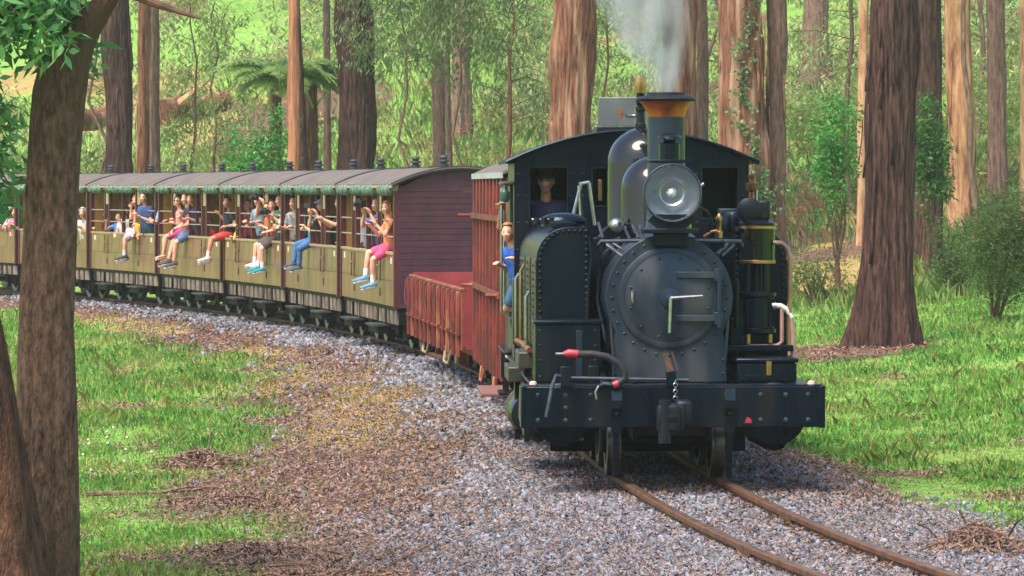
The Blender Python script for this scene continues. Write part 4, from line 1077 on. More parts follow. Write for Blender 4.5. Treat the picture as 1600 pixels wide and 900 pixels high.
# left tool box and strap
tb = lb("tool_box", m_blk, -1.085,-.56,.42,.98,.803,1.27, bev=.008)
lb("box_lid", m_blk, -1.10,-.545,.405,.995,1.272,1.30, parent=tb); lb("box_strap", m_smoke, -.755,-.705,.405,.417,1.05,1.22, parent=tb, bev=.003); lb("box_strap", m_smoke, -.755,-.705,.405,.417,.85,1.03, parent=tb, bev=.003)
lb("box_bracket", m_blk, -.66,-.58,.30,.418,.80,.94, parent=tb)
bolts(MB(), [(x,.42,z) for x in (-1.05,-.60) for z in (.85,.98,1.1,1.22)], .011).build("rivets", m_smoke, tb)
# right boxes
rb = lb("tool_box", m_blk, .55,1.03,.40,.95,.803,.955, bev=.012)
lb("box_lid", m_blk, .535,1.045,.385,.965,.958,.995, parent=rb, bev=.014); MB().cyl((.80,.37,.86),(.80,.37,.97),.026,n=12).build("brass_catch", m_brass, rb); lb("hasp", m_blk, .62,.74,.388,.398,.83,.86, parent=rb, bev=.002)
lb("lower_shelf", m_blk, .52,1.06,.95,1.35,1.03,1.08); lb("shelf_riser", m_blk, .55,.72,1.0,1.28,1.082,1.30)
# air pump
PX, PY = .775, 1.08
pu = MB().lathe([(.135,0),(.155,.01),(.155,.04),(.142,.05),(.142,.30),(.155,.31),(.155,.34),(.13,.35)], (PX,PY,1.17), n=30).build("air_pump", m_blk, loco)
MB().lathe([(.145,0),(.145,.30)], (PX,PY,1.752), n=30).build("pump_steam_cylinder", m_glossd, pu)
for z in (1.748,2.032): MB().lathe([(.146,0),(.151,.004),(.151,.026),(.146,.03)], (PX,PY,z), n=30, cap=False).build("brass_band", m_brass, pu)
MB().lathe([(.15,0),(.15,.02),(.10,.05),(.02,.055)], (PX,PY,2.062), n=30).build("pump_head", m_blk, pu)
for a in range(4):
    c, s_ = math.cos(a*1.57+.6), math.sin(a*1.57+.6); MB().cyl((PX+.10*c,PY+.10*s_,1.52),(PX+.10*c,PY+.10*s_,1.752),.026,n=10).build("pump_column", m_blk, pu)
MB().cyl((PX,PY,1.52),(PX,PY,1.752),.045,n=12).build("piston_rod", m_blk2, pu)
m = MB()
for k in range(14): a = k/14*6.283; m.box(PX+.15*math.cos(a)-.008,PX+.15*math.cos(a)+.008,PY+.15*math.sin(a)-.008,PY+.15*math.sin(a)+.008,1.23,1.46)
m.build("cooling_fins", m_blk, pu)
MB().lathe([(.085,-.06),(.10,-.05),(.10,.05),(.085,.06),(.03,.07)], (PX-.07,PY-.02,2.19), (0,-1,0), 18).build("reversing_valve", m_blk2, pu)
MB().box(PX-.0,PX+.10,PY-.06,PY+.06,2.11,2.27).build("valve_chest", m_blk2, pu, bev=.02)
MB().lathe([(.012,-.10),(.012,0),(.05,.01),(.055,.07),(.02,.075),(.018,.11),(.03,.12),(.03,.14),(.01,.15)], (PX+.0-.02,PY+.3,2.34), n=14).build("oil_cup", M("dull_bronze",(.20,.09,.05),(.12,.06,.04),8,rough=.4,metal=.8), pu)
for q in (-.09,.09): MB().cyl((PX+q,PY-.12,1.10),(PX+q,PY-.12,1.17),.022,n=10).build("drain_cock", m_brass, pu)
# copper pipes on the right
P_ = lambda x,y,dy=1.0: lp(x,y,dy)
pp = MB().tube([P_(1208,379),P_(1222,380),P_(1231,388),P_(1235,405),P_(1235,450),P_(1233,500),P_(1233,548)],.022,10).build("steam_pipe", M("dull_copper_pipe",(.50,.33,.24),(.34,.22,.17),9,rough=.32,metal=.9), loco)
MB().tube([P_(1210,478),P_(1220,478),P_(1230,484),P_(1237,497)],.023,10).build("pipe_elbow", m_whitep, loco)
MB().tube([P_(1237,497),P_(1239,520),P_(1240,558)],.022,10).build("exhaust_pipe", m_pink, loco)
MB().tube([P_(1168,520),P_(1168,536),P_(1172,541),P_(1190,541),P_(1215,540),P_(1222,534),P_(1222,480)],.017,8).build("drain_pipe", m_pink, loco)
MB().tube([P_(1151,440,.9),P_(1151,470,.9),P_(1151,512,.9)],[.03,.026,.026],10).build("vertical_pipe", m_blk, loco)
MB().cyl(P_(1207,479),P_(1213,478),.035,n=10).build("union_nut", m_steel, loco)
# brass lubricator and can behind the smokebox
lu = MB().lathe([(.035,0),(.035,.05),(.022,.06),(.022,.13),(.03,.14),(.03,.17),(.012,.20)], lp(1124,372,.95), n=14).build("lubricator", m_brass, loco)
MB().tube([lp(1124,360,.95),lp(1112,362,.95),lp(1100,370,.95)],.012,6).build("lubricator_pipe", m_brass, lu)
MB().lathe([(.12,0),(.125,.02),(.125,.12),(.10,.16),(.02,.17)], lp(1146,362,1.5), n=20).build("sand_can", m_blk, loco)
MB().box(.50,.66,1.55,1.75,2.03,2.20).build("valve_box", m_smoke, loco, bev=.015)
# front handrail, stays, hoses over the smokebox
hr = MB().tube([lp(936,382,.55),lp(938,377,.5),lp(1000,376,.5),lp(1100,376,.5),lp(1157,377,.6),lp(1160,384,.7)],.016,8).build("front_handrail", m_dsteel, loco)
for x in (945,1040,1130): 
    e = lp(x,376,.5); MB().cyl(e, e+Vector((0,.08,-.05)),.013,n=6).build("rail_stanchion", m_blk, hr)
for a,b,r in (((945,380),(975,402),.018),((955,378),(985,398),.012),((1140,380),(1120,398),.018),((1148,382),(1128,400),.012)):
    MB().cyl(lp(*a,.62), lp(*b,.52), r, n=8).build("smokebox_stay", m_dsteel, loco)
for a,b in (((935,348),(942,372)),((1000,352),(1004,376)),((975,355),(984,374)),((988,352),(998,372))):
    MB().cyl(lp(*a,.8), lp(*b,.6), .012, n=6).build("steam_cock_lever", m_dsteel, loco)
MB().tube([lp(935,372,.7),lp(945,358,.8),lp(965,349,.9),lp(990,352,1.0)],.013,7).build("wire", m_hose, loco)
MB().tube([lp(1090,322,.5),lp(1105,330,.6),lp(1112,345,.7),lp(1108,362,.8)],.010,6).build("wire", m_hose, loco)
sg = MB().ball(lp(963,352,.8),.06,12,8).build("blower_valve", m_steel, loco)
# left of the boiler: plumbing
MB().tube([lp(922,370,1.0),lp(925,400,1.0),lp(920,440,1.0),lp(918,500,1.0)],.016,8).build("injector_pipe", m_blk, loco)
MB().tube([lp(930,372,1.1),lp(938,410,1.15),lp(934,470,1.2),lp(945,520,1.1),lp(956,590,.7)],.02,8).build("injector_pipe", m_blk, loco)
MB().tube([lp(938,545,.75),lp(948,575,.75),lp(955,598,.7)],.025,8).build("blow_off_pipe", m_blk, loco)
# whistle linkage frame on the left tank
for a,b in (((892,352),(908,287)),((909,353),(905,290)),((905,288),(921,285)),((920,285),(929,352))):
    MB().cyl(lp(*a,2.4), lp(*b,2.4), .016, n=7).build("tank_stay", m_steel, loco)
for x in (838,850,862): 
    v_ = MB().cyl(lp(x,350,1.8), lp(x,340,1.8), .03, n=10).build("tank_valve", m_blk2, loco); MB().cyl(lp(x-7,343,1.8), lp(x+7,343,1.8), .012, n=6).build("valve_wheel", m_steel, v_)
MB().ball(lp(880,345,1.9),(.20,.14,.07),16,8).build("manhole_cover", m_blk, loco)
# cab
cab_arc = lambda hw, ze, za, n=20: [(hw*math.cos(math.pi-k/n*math.pi), ze+(za-ze)*math.sin(k/n*math.pi)**.9) for k in range(n+1)]
def arc_z(x, hw, ze, za): 
    c = max(-1,min(1,x/hw)); return ze+(za-ze)*(1-c*c)**.85
CF = 5.2
cab = MB()
hwc, ze, za = 1.085, 2.625, 2.875
cols = [-hwc,-.94,-.60,-.36,-.207,.65,.98,hwc]
wins = {1:(2.096,2.557),3:(2.21,2.55),5:(2.096,2.557)}
for k in range(7):
    a, b = cols[k], cols[k+1]; sub = np.linspace(a, b, 7)
    top = [(x, arc_z(x,hwc,ze,za)) for x in sub[::-1]]
    if k in wins:
        w0, w1 = wins[k]; cab.box(a,b,CF,CF+.02,.80,w0); cab.prism([(a,w1),(b,w1)]+top, CF, CF+.02)
    else: cab.prism([(a,.80),(b,.80)]+top, CF, CF+.02)
cabf = cab.build("cab_front", m_blk, loco, smooth=False)
for k,(w0,w1) in wins.items():
    a,b = cols[k],cols[k+1]; fr = MB()
    fr.box(a-.012,b+.012,CF-.012,CF-.002,w1,w1+.014); fr.box(a-.012,b+.012,CF-.012,CF-.002,w0-.014,w0); fr.box(a-.012,a,CF-.012,CF-.002,w0,w1); fr.box(b,b+.012,CF-.012,CF-.002,w0,w1); fr.build("window_frame", m_blk2, cabf)
bolts(MB(), [(x,CF,z) for x in (-1.05,-.97,-.57,-.45,.60,1.03) for z in (1.2,1.5,1.8,2.05,2.3,2.5)], .012).build("rivets", m_smoke, cabf)
lb("water_gauge", m_brass, -.31,-.27,CF+.05,CF+.09,2.25,2.45, parent=cabf)
# cab sides with a doorway, back sheet, floor
for sx in (-1,1):
    s = MB(); x0,x1 = (sx*hwc, sx*(hwc-.02)); x0,x1 = min(x0,x1),max(x0,x1)
    s.box(x0,x1,CF+.022,CF+.35,.80,2.60); s.box(x0,x1,CF+1.15,6.9,.80,2.60); s.box(x0,x1,CF+.35,CF+1.15,.80,1.45); s.box(x0,x1,CF+.35,CF+1.15,2.42,2.60)
    s.build("cab_side", m_greenrefl if sx<0 else m_blk, loco)
    hr2 = MB().tube([(sx*1.10,CF+.40,1.15),(sx*1.19,CF+.40,1.22),(sx*1.19,CF+.40,2.36),(sx*1.10,CF+.40,2.42)],.014,8).build("cab_handrail", m_steel, loco)
    MB().tube([(sx*1.13,CF+1.2,1.25),(sx*1.14,CF+1.2,1.35),(sx*1.14,CF+1.2,2.30),(sx*1.13,CF+1.2,2.4)],.016,8).build("cab_handrail", m_steel, loco)
s = MB(); s.prism([(-hwc,1.9),(hwc,1.9)]+[(x,arc_z(x,hwc,ze,za)) for x in np.linspace(hwc,-hwc,25)], 6.86, 6.885); s.build("cab_back", m_blk, loco, smooth=False)  # back sheet shaped without windows to keep backlight out of the cab
lb("cab_floor", m_under, -1.06,1.06,CF+.03,6.85,.80,.84); 
MB().cyl((0,CF+.03,1.5),(0,CF+.30,1.5),.45,n=26).build("firebox_backhead", m_under, loco)
# roof
rz = MB(); n = 26; hw2 = 1.165
A = [(hw2*(-1+2*k/n), 2.625+.25*(1-((-1+2*k/n)*hw2/hwc)**2)+.004) for k in range(n+1)]
rz.prism(A+[(x,z+.028) for x,z in A[::-1]], CF-.14, 7.25); roof = rz.build("cab_roof", m_blk2, loco, smooth=False)
MB().tube([(x,CF-.14,z+.014) for x,z in A],.018,6).build("roof_beading", m_blk, roof)
# roof hatch standing open
hatch = MB().box(-.28,.20,5.75,5.775,2.95,3.22, Matrix.Rotation(R(12),3,'X')).build("roof_hatch", m_hatch, roof, bev=.004); MB().box(-.30,.22,5.6,6.2,2.88,2.945).build("hatch_frame", m_blk2, roof, bev=.01)
# bunker, rear
lb("bunker", m_blk, -1.06,1.06,6.9,8.5,.80,1.75); lb("rear_beam", m_blk, -1.1,1.1,8.55,8.65,.46,.79)
# left-hand steps, sand boxes and gear
lb("step_box", m_greenrefl, -1.18,-1.0,1.55,2.35,.86,1.0, bev=.01); lb("step_box", m_greenrefl, -1.23,-1.0,2.6,3.6,.70,.83, bev=.01)
lb("hanger", m_under, -1.13,-1.08,1.6,1.66,.25,.86); lb("hanger", m_under, -1.17,-1.12,2.7,2.76,.2,.70)
MB().ball((-1.0,1.95,.42),(.12,.3,.2),16,10).build("air_reservoir", m_under, loco); MB().lathe([(.02,0),(.17,.03),(.19,.1),(.19,1.2),(.17,1.27),(.02,1.3)], (-1.03,2.6,.42),(0,1,0),22).build("air_reservoir", m_blk, loco)
lb("ash_pan", m_under, -.28,.28,2.6,6.8,.22,.72); lb("dark_backing_sheet", m_under, -.85,.85,3.0,3.03,.08,.76)  # the wide sheet is added to stand for black shade under the beam
for y in (1.75,3.0): MB().tube([(-1.15,y,.72),(-1.16,y,.45),(-1.12,y,.30)],.014,6).build("sand_pipe", m_steel, loco)
lb("cab_step", m_under, -1.2,-.95,5.9,6.5,.42,.45); 
for y in (5.9,6.48): lb("step_hanger", m_under, -1.15,-1.11,y,y+.03,.45,.80)
lb("timber_step", M("weathered_red_timber",(.25,.11,.09),(.16,.07,.06),6,rough=.85), -1.34,-1.02,6.9,8.6,.36,.39)
MB().lathe([(.03,0),(.045,.02),(.045,.09),(.025,.11),(.02,.14)], (-1.17,CF+.05,2.24),(0,0,1),12).build("side_lamp", M("green_lamp_glass",(.04,.10,.08),rough=.3), loco)
lb("side_visor", m_greenrefl, -1.19,-1.09,CF-.02,CF+1.3,2.40,2.43)
lw = MB(); 
for k in range(7): lw.cyl((.86+.02*k,.75,.36+.03*(k%3)),(.80+.025*k,.8,.25),.02,n=6)
lw.cyl((.72,.5,.42),(.9,.9,.33),.12,n=12); lw.build("valve_gear", m_under, loco)

# steam from the chimney
def steam():
    m = bpy.data.materials.new("thin_steam"); m.use_nodes = True; nt = m.node_tree; N, L = nt.nodes, nt.links
    for x in list(N):
        if x.type == 'BSDF_PRINCIPLED': N.remove(x)
    v = N.new("ShaderNodeVolumePrincipled"); v.inputs["Color"].default_value = (.93,.94,.95,1); v.inputs["Anisotropy"].default_value = .2
    tc = N.new("ShaderNodeTexCoord"); no = N.new("ShaderNodeTexNoise"); no.inputs["Scale"].default_value = 3.4; no.inputs["Detail"].default_value = 6
    mp = N.new("ShaderNodeMapping"); mp.inputs["Scale"].default_value = (1.6,1.6,.8); L.new(tc.outputs["Object"], mp.inputs[0]); L.new(mp.outputs[0], no.inputs["Vector"])
    r = N.new("ShaderNodeMapRange"); r.inputs[1].default_value = .40; r.inputs[2].default_value = .66; r.inputs[3].default_value = 0; r.inputs[4].default_value = 11.0
    L.new(no.outputs["Fac"], r.inputs[0])
    def mth(op, a, b=None):
        q = N.new("ShaderNodeMath"); q.operation = op
        for k, x in enumerate((a, b)):
            if x is None: continue
            if isinstance(x, (int, float)): q.inputs[k].default_value = x
            else: L.new(x, q.inputs[k])
        return q.outputs[0]
    sx = N.new("ShaderNodeSeparateXYZ"); L.new(tc.outputs["Object"], sx.inputs[0]); zz = sx.outputs[2]
    ax = mth('ADD', sx.outputs[0], mth('MULTIPLY', zz, .24)); ay = mth('SUBTRACT', sx.outputs[1], mth('MULTIPLY', zz, .25))
    rho = mth('DIVIDE', mth('SQRT', mth('ADD', mth('MULTIPLY', ax, ax), mth('MULTIPLY', ay, ay))), mth('ADD', .10, mth('MULTIPLY', mth('POWER', zz, .75), .44)))
    fo = N.new("ShaderNodeMapRange"); fo.interpolation_type = 'SMOOTHSTEP'; fo.inputs[1].default_value = 1.0; fo.inputs[2].default_value = .25; L.new(rho, fo.inputs[0])
    L.new(mth('MULTIPLY', r.outputs[0], fo.outputs[0]), v.inputs["Density"]); L.new(v.outputs[0], N["Material Output"].inputs["Volume"])
    b = MB(); base = Vector((1.26,34.0,3.10))
    pr = [(.11,0),(.17,.10),(.26,.25),(.38,.5),(.50,.85),(.60,1.4),(.66,2.2),(.5,2.8),(.1,3.0)]
    n = 24; vs = []
    for k,(rr,h) in enumerate(pr):
        for i in range(n):
            t = i/n*2*math.pi; w = 1+.18*math.sin(3*t+h*3)+.1*math.sin(5*t-h*5); vs.append((-.24*h+rr*w*math.cos(t), .25*h+rr*w*math.sin(t), h))
    fs = [(k*n+i,k*n+(i+1)%n,(k+1)*n+(i+1)%n,(k+1)*n+i) for k in range(len(pr)-1) for i in range(n)]+[tuple(range(n-1,-1,-1)),tuple(range((len(pr)-1)*n,len(pr)*n))]
    o = b.add(vs, fs).build("chimney_steam", m); o.location = base
    tag(o, "thin grey steam drifting up from the engine chimney", "steam", kind="stuff")
steam()
# ================================================================ CARRIAGES AND WAGONS
m_mar = M("maroon_carriage_paint", lin(80,42,56), lin(60,32,44), 5, ov=.07, rough=.5, rvar=.1)
m_post = M("dark_maroon_post_paint", lin(88,38,44), lin(66,30,36), 6, rough=.42)
m_olive = M("varnished_tan_panel", c3=lin(112,96,64), s3=1.3, ov=.10, c1=lin(142,108,80), c2=lin(110,84,62), scale=2.2, rough=.34, coat=.08, rvar=.06)
m_tan = M("tan_header_board", lin(178,156,118), lin(150,130,98), 4, rough=.5)
m_roofc = M("weathered_roof_canvas", lin(112,102,96), lin(88,78,74), 2.5, rough=.85, bump=.2, bscale=18)
m_green = M("green_canvas_blind", lin(118,144,126), lin(36,70,56), 12, rough=.8, bump=.7, bscale=12, stretch=(1,1,1))  # wrinkle highlights are put into the paler canvas tone
m_inner = M("ochre_inner_boards", lin(176,130,62), lin(140,100,46), 5, rough=.6)
m_sole = M("dusty_grey_sole_bar", lin(138,124,106), lin(84,74,64), 5, ov=.28, rough=.8)
m_step = M("green_grey_step_board", lin(62,68,62), lin(36,40,38), 7, rough=.7)
m_bar = M("galvanised_bar", lin(200,188,172), lin(160,146,134), 9, rough=.35, metal=.5)
m_vent = M("black_roof_vent", lin(58,60,68), lin(40,40,46), 8, rough=.6)
m_plate = M("cream_number_plate", lin(226,212,190), rough=.5)
m_red = M("red_oxide_wagon_paint", lin(134,56,48), lin(94,40,35), 4, ov=.14, rough=.6, rvar=.12, c3=lin(86,50,42), s3=2.0)
m_red2 = M("worn_red_board", lin(146,72,56), lin(110,50,41), 4, ov=.14, rough=.65, c3=lin(178,122,84), s3=1.6)
m_redin = M("inner_red_board", lin(150,62,64), lin(122,48,50), 4, ov=.06, rough=.55)
m_alu = M("grey_roof_edge", lin(186,190,196), lin(150,152,158), 5, rough=.45)

def bogie(parent, yc, wb=1.15, r=.30):
    b = MB()
    for sx in (-1,1):
        b.box(sx*.60-.035,sx*.60+.035,yc-wb/2-.3,yc+wb/2+.3,.34,.46); b.box(sx*.60-.05,sx*.60+.05,yc-.18,yc+.18,.16,.34)
        for q in (-1,1): b.box(sx*.63-.05,sx*.63+.05,yc+q*wb/2-.1,yc+q*wb/2+.1,.2,.40)
    b.box(-.6,.6,yc-.14,yc+.14,.3,.5)
    bo = b.build("bogie", m_under, parent)
    for q in (-1,1):
        for sx in (-1,1):
            MB().lathe([(r-.07,-.03),(r,-.05),(r+.003,.02),(r+.024,.03),(r+.022,.05),(r-.06,.05),(.08,.03),(.02,.03)], (sx*.425,yc+q*wb/2,r), (-sx,0,0), 22, cap=False).build("wheel", m_tyre, bo)

def make_car(L, label):
    t = thing("passenger_carriage", label, "carriage")
    hw, zb, zs, ze, za = .95, .66, 1.43, 2.41, 2.66
    P = lambda f: f*L
    # floor, sole bar, plates
    bx("floor", m_under, t, -hw+.03,hw-.03,.03,L-.03,.60,.67)
    m = MB(); m.box(-hw+.06,-hw+.16,.02,L-.02,.40,.598); m.box(hw-.16,hw-.06,.02,L-.02,.40,.598); so = m.build("sole_bar", m_under, t)
    k = .06
    while k < L-.3:
        bx("sole_plate", m_sole, so, -hw+.035,-hw+.058,k,k+.27,.40,.60); k += .40
    # near side: panel boards in two rows, proud of a backing wall
    bw = bx("side_wall", m_inner, t, -hw+.025,-hw+.055,.02,L-.02,zb,zs-.02)
    n = 9; w = (L-.10)/n
    pm1 = MB().box(-hw,-hw+.023,.004,w-.004,zb,zb+.36).mesh("panel", m_olive); pm2 = MB().box(-hw,-hw+.023,.004,w-.004,zb+.366,zs-.03).mesh("panel", m_olive)
    for i in range(n):
        for pm in (pm1, pm2):
            o = bpy.data.objects.new("panel", pm); COL.objects.link(o); o.parent = bw; o.location = (0,.05+i*w,0)
    bx("sill_rail", m_tan, t, -hw-.015,-hw+.07,.03,L-.03,zs-.028,zs+.012, bev=.004)
    bx("side_wall", m_inner, t, hw-.05,hw,.02,L-.02,zb,zs); bx("sill_rail", m_tan, t, hw-.06,hw+.01,.03,L-.03,zs+.002,zs+.03)
    # far-side interior boards between window gaps
    for a, b in ((.0,.10),(.20,.36),(.46,.60),(.68,.84),(.93,1)): bx("inner_board", m_inner, t, hw-.05,hw-.005,P(a)+.03,P(b)-.03,zs+.03,2.25)
    # posts on the near side
    def post(y, wd, mat=m_post, x0=-hw-.012, x1=-hw+.06): bx("post", mat, t, x0, x1, y-wd/2, y+wd/2, zs+.012, 2.32)
    for f in (.225,.295,.705,.775): post(P(f), .075)
    for f in (.26,.74):
        bx("door_pillar", m_tan, t, -hw+.0,-hw+.05,P(f)-.105,P(f)+.105,2.02,2.32); bx("door_edge", m_post, t, -hw-.006,-hw+.02,P(f)-.012,P(f)+.012,zs+.012,2.02)
    post(P(.5), .045); post(P(.39), .03)
    # full-height corner posts
    for y0, y1 in ((.0,.085),(L-.06,L)): bx("corner_post", m_post, t, -hw-.02,-hw+.06,y0,y1,zb-.02,ze-.09)
    for y0, y1 in ((.0,.085),(L-.06,L)): bx("corner_post", m_post, t, hw-.06,hw+.02,y0,y1,zb-.02,ze-.09)
    for f in (.225,.295,.5,.705,.775): bx("far_post", m_post, t, hw-.05,hw+.012,P(f)-.03,P(f)+.03,zs+.03,2.30)
    bx("header_board", m_tan, t, -hw-.02,-hw+.05,.02,L-.02,2.322,ze); bx("header_board", m_tan, t, hw-.05,hw+.02,.02,L-.02,2.322,ze)
    # safety bars over each opening
    for a, b in ((.02,.21),(.31,.69),(.79,.985)):
        for z in (1.66,1.90): MB().cyl((-hw+.0,P(a),z),(-hw+.0,P(b),z),.012,n=8).build("safety_bar", m_bar, t)
        # rolled blind tied under the header, bulging between its ties
        pts = []; rr = []; n2 = max(3,int((b-a)*L/.16))
        for k in range(n2*4+1):
            q = k/(n2*4); pts.append((-hw-.035,P(a)+(P(b)-P(a))*q,2.335+.012*math.sin(k*1.7))); rr.append(.052+.036*abs(math.sin(q*n2*math.pi*.5))**.6)
        MB().tube(pts, rr, 10).build("rolled_blind", m_green, t)
    # drop bolts and hinges under the door pillars
    for f in (.26,.74):
        h = MB().tube([(-hw-.02,P(f)-.16,zs-.05),(-hw-.028,P(f)-.16,zs-.42),(-hw-.028,P(f)+.16,zs-.42),(-hw-.02,P(f)+.16,zs-.05)],.009,6).build("door_bolt", m_post, t)
        MB().cyl((-hw-.035,P(f)-.14,zs-.20),(-hw-.035,P(f)+.14,zs-.20),.012,n=6).build("latch", m_brass, t)
        for z in (zb+.12,): bx("hinge", m_post, t, -hw-.012,-hw-.001,P(f)-.02,P(f)+.02,z,z+.12)
    for f in (.07,.93): bx("number_plate", m_plate, t, -hw-.006,-hw-.001,P(f)-.06,P(f)+.06,zs-.16,zs-.07)
    for yy in (.042, L-.05): bx("inner_lining", m_inner, t, -hw+.065,hw-.065,yy,yy+.008,zb+.02,2.28)
    bx("ceiling", m_tan, t, -hw+.06,hw-.06,.06,L-.06,2.33,2.345)
    bx("dark_underframe_filler", m_under, t, -.5,.5,1.7,L-1.7,.22,.58)  # one dark block added so the space between the bogies reads as shaded
    # seats
    for y in (P(.26),P(.5),P(.74)): bx("seat", m_inner, t, -.55,.85,y-.2,y+.2,1.0,1.06)
    # end walls of horizontal boards
    for y0, y1, s in ((.0,.03,1),(L-.03,L,-1)):
        ew = bx("end_wall", m_mar, t, -hw+.062,hw-.062,y0+.012 if s>0 else y0,y1 if s>0 else y1-.012,zb,2.30)
        z = zb-.02; hgt = .088
        while z < ze-.03:
            pm = MB().box(-hw+.06,hw-.06,y0 if s>0 else y1-.011,y0+.011 if s>0 else y1,z+.003,z+hgt-.003).mesh("board", m_mar)
            o = bpy.data.objects.new("board", pm); COL.objects.link(o); o.parent = ew; z += hgt
        arc = [(hw*(1-2*k/24)*.985, ze-.09+(za-ze+.07)*(1-(1-2*k/24)**2)) for k in range(25)]
        MB().prism([(-hw*.985,ze-.095),(hw*.985,ze-.095)]+arc[1:-1], y0+.001 if s>0 else y1-.03, y0+.03 if s>0 else y1-.001).build("end_gable", m_mar, t, smooth=False)
    # roof
    hr = hw+.07; A = [(hr*(-1+2*k/24), ze-.012+(za-ze)*(1-(-1+2*k/24)**2)**1.0) for k in range(25)]
    ro = MB().prism(A+[(x,z+.022) for x,z in A[::-1]], -.09, L+.09).build("roof", m_roofc, t, angle=50)
    MB().prism([(x,z-.03) for x,z in A]+[(x,z-.002) for x,z in A[::-1]], -.07, -.035).build("roof_edge", m_vent, ro)
    for yy in (-.092, L+.052): MB().prism([(x*1.004,z+.023) for x,z in A]+[(x*1.006,z+.034) for x,z in A[::-1]], yy, yy+.04).build("roof_band", m_vent, ro)
    for sx in (-1,1): bx("gutter", m_tan, ro, sx*hr-.012,sx*hr+.012,-.088,L+.088,ze-.045,ze-.01)
    for f in (.27,.74):
        v = MB().lathe([(.075,0),(.075,.03),(.05,.04),(.05,.07),(.085,.075),(.08,.10),(.05,.105),(.05,.13),(.075,.135),(.06,.16),(.02,.17)], (0,P(f),za+.02), n=16).build("roof_vent", m_vent, ro); bx("vent_base", m_vent, v, -.22,.22,P(f)-.1,P(f)+.1,za-.0,za+.022)
    # steps hung below the doors
    for f in (.26,.74):
        sb = bx("step_board", m_step, t, -hw-.16,-hw+.12,P(f)-.42,P(f)+.42,.34,.375, bev=.004)
        for q in (-.38,.38): bx("step_hanger", m_under, sb, -hw+.02,-hw+.05,P(f)+q-.02,P(f)+q+.02,.375,.60); 
        bx("step_riser", m_under, sb, -hw-.1,-hw+.1,P(f)-.40,P(f)+.40,.24,.338)
    for f in (.26,.74): bx("step_board", m_step, t, hw-.12,hw+.16,P(f)-.42,P(f)+.42,.30,.375)  # far steps added to block the bright view through the dark underside
    for sx in (-1,1): MB().tube([(sx*.6,.9,.4),(sx*.6,L*.4,.27),(sx*.6,L*.6,.27),(sx*.6,L-.9,.4)],.016,6).build("truss_rod", m_under, t)
    bogie(t, 1.05, .95); bogie(t, L-1.05, .95)
    bx("drawgear", m_under, t, -.09,.09,-.16,.2,.40,.52); bx("drawgear", m_under, t, -.09,.09,L-.2,L+.14,.40,.52)
    return t

CAR_L = 5.52
S1 = s_of_Y(60.61)
PITCH = 5.81
def put_on_track(o, s, L):
    a, b = trk(s), trk(s+L); d = (b-a)/np.linalg.norm(b-a)
    o.location = (a[0], a[1], 0); o.rotation_euler = (0,0,math.atan2(d[1],d[0])-math.pi/2)
CAR_LABELS = ["open sided passenger carriage nearest the engine, with the maroon end wall in view", "second open sided carriage behind the engine, a boy in jeans sitting out of it",
 "third open sided carriage, someone in red shorts sitting at its back end", "fourth open sided carriage, three people sitting together on its side", "fifth open sided carriage, a woman in a lavender skirt sitting on its side",
 "sixth open sided carriage, partly hidden by the near tree trunk", "last open sided carriage in view, left of the near tree trunk"]
CARS = []
base_car = make_car(CAR_L, CAR_LABELS[0])
for i in range(7):
    c = base_car if i == 0 else copy_tree(base_car)
    c["label"] = CAR_LABELS[i]; c["group"] = "open sided passenger carriages of the train"
    CARS.append(c)
for i, c in enumerate(CARS):
    if i == 0: put_on_track(c, S1-.95, CAR_L*1.16); c.scale = (1,1.16,1)
    else: put_on_track(c, S1+i*PITCH, CAR_L)

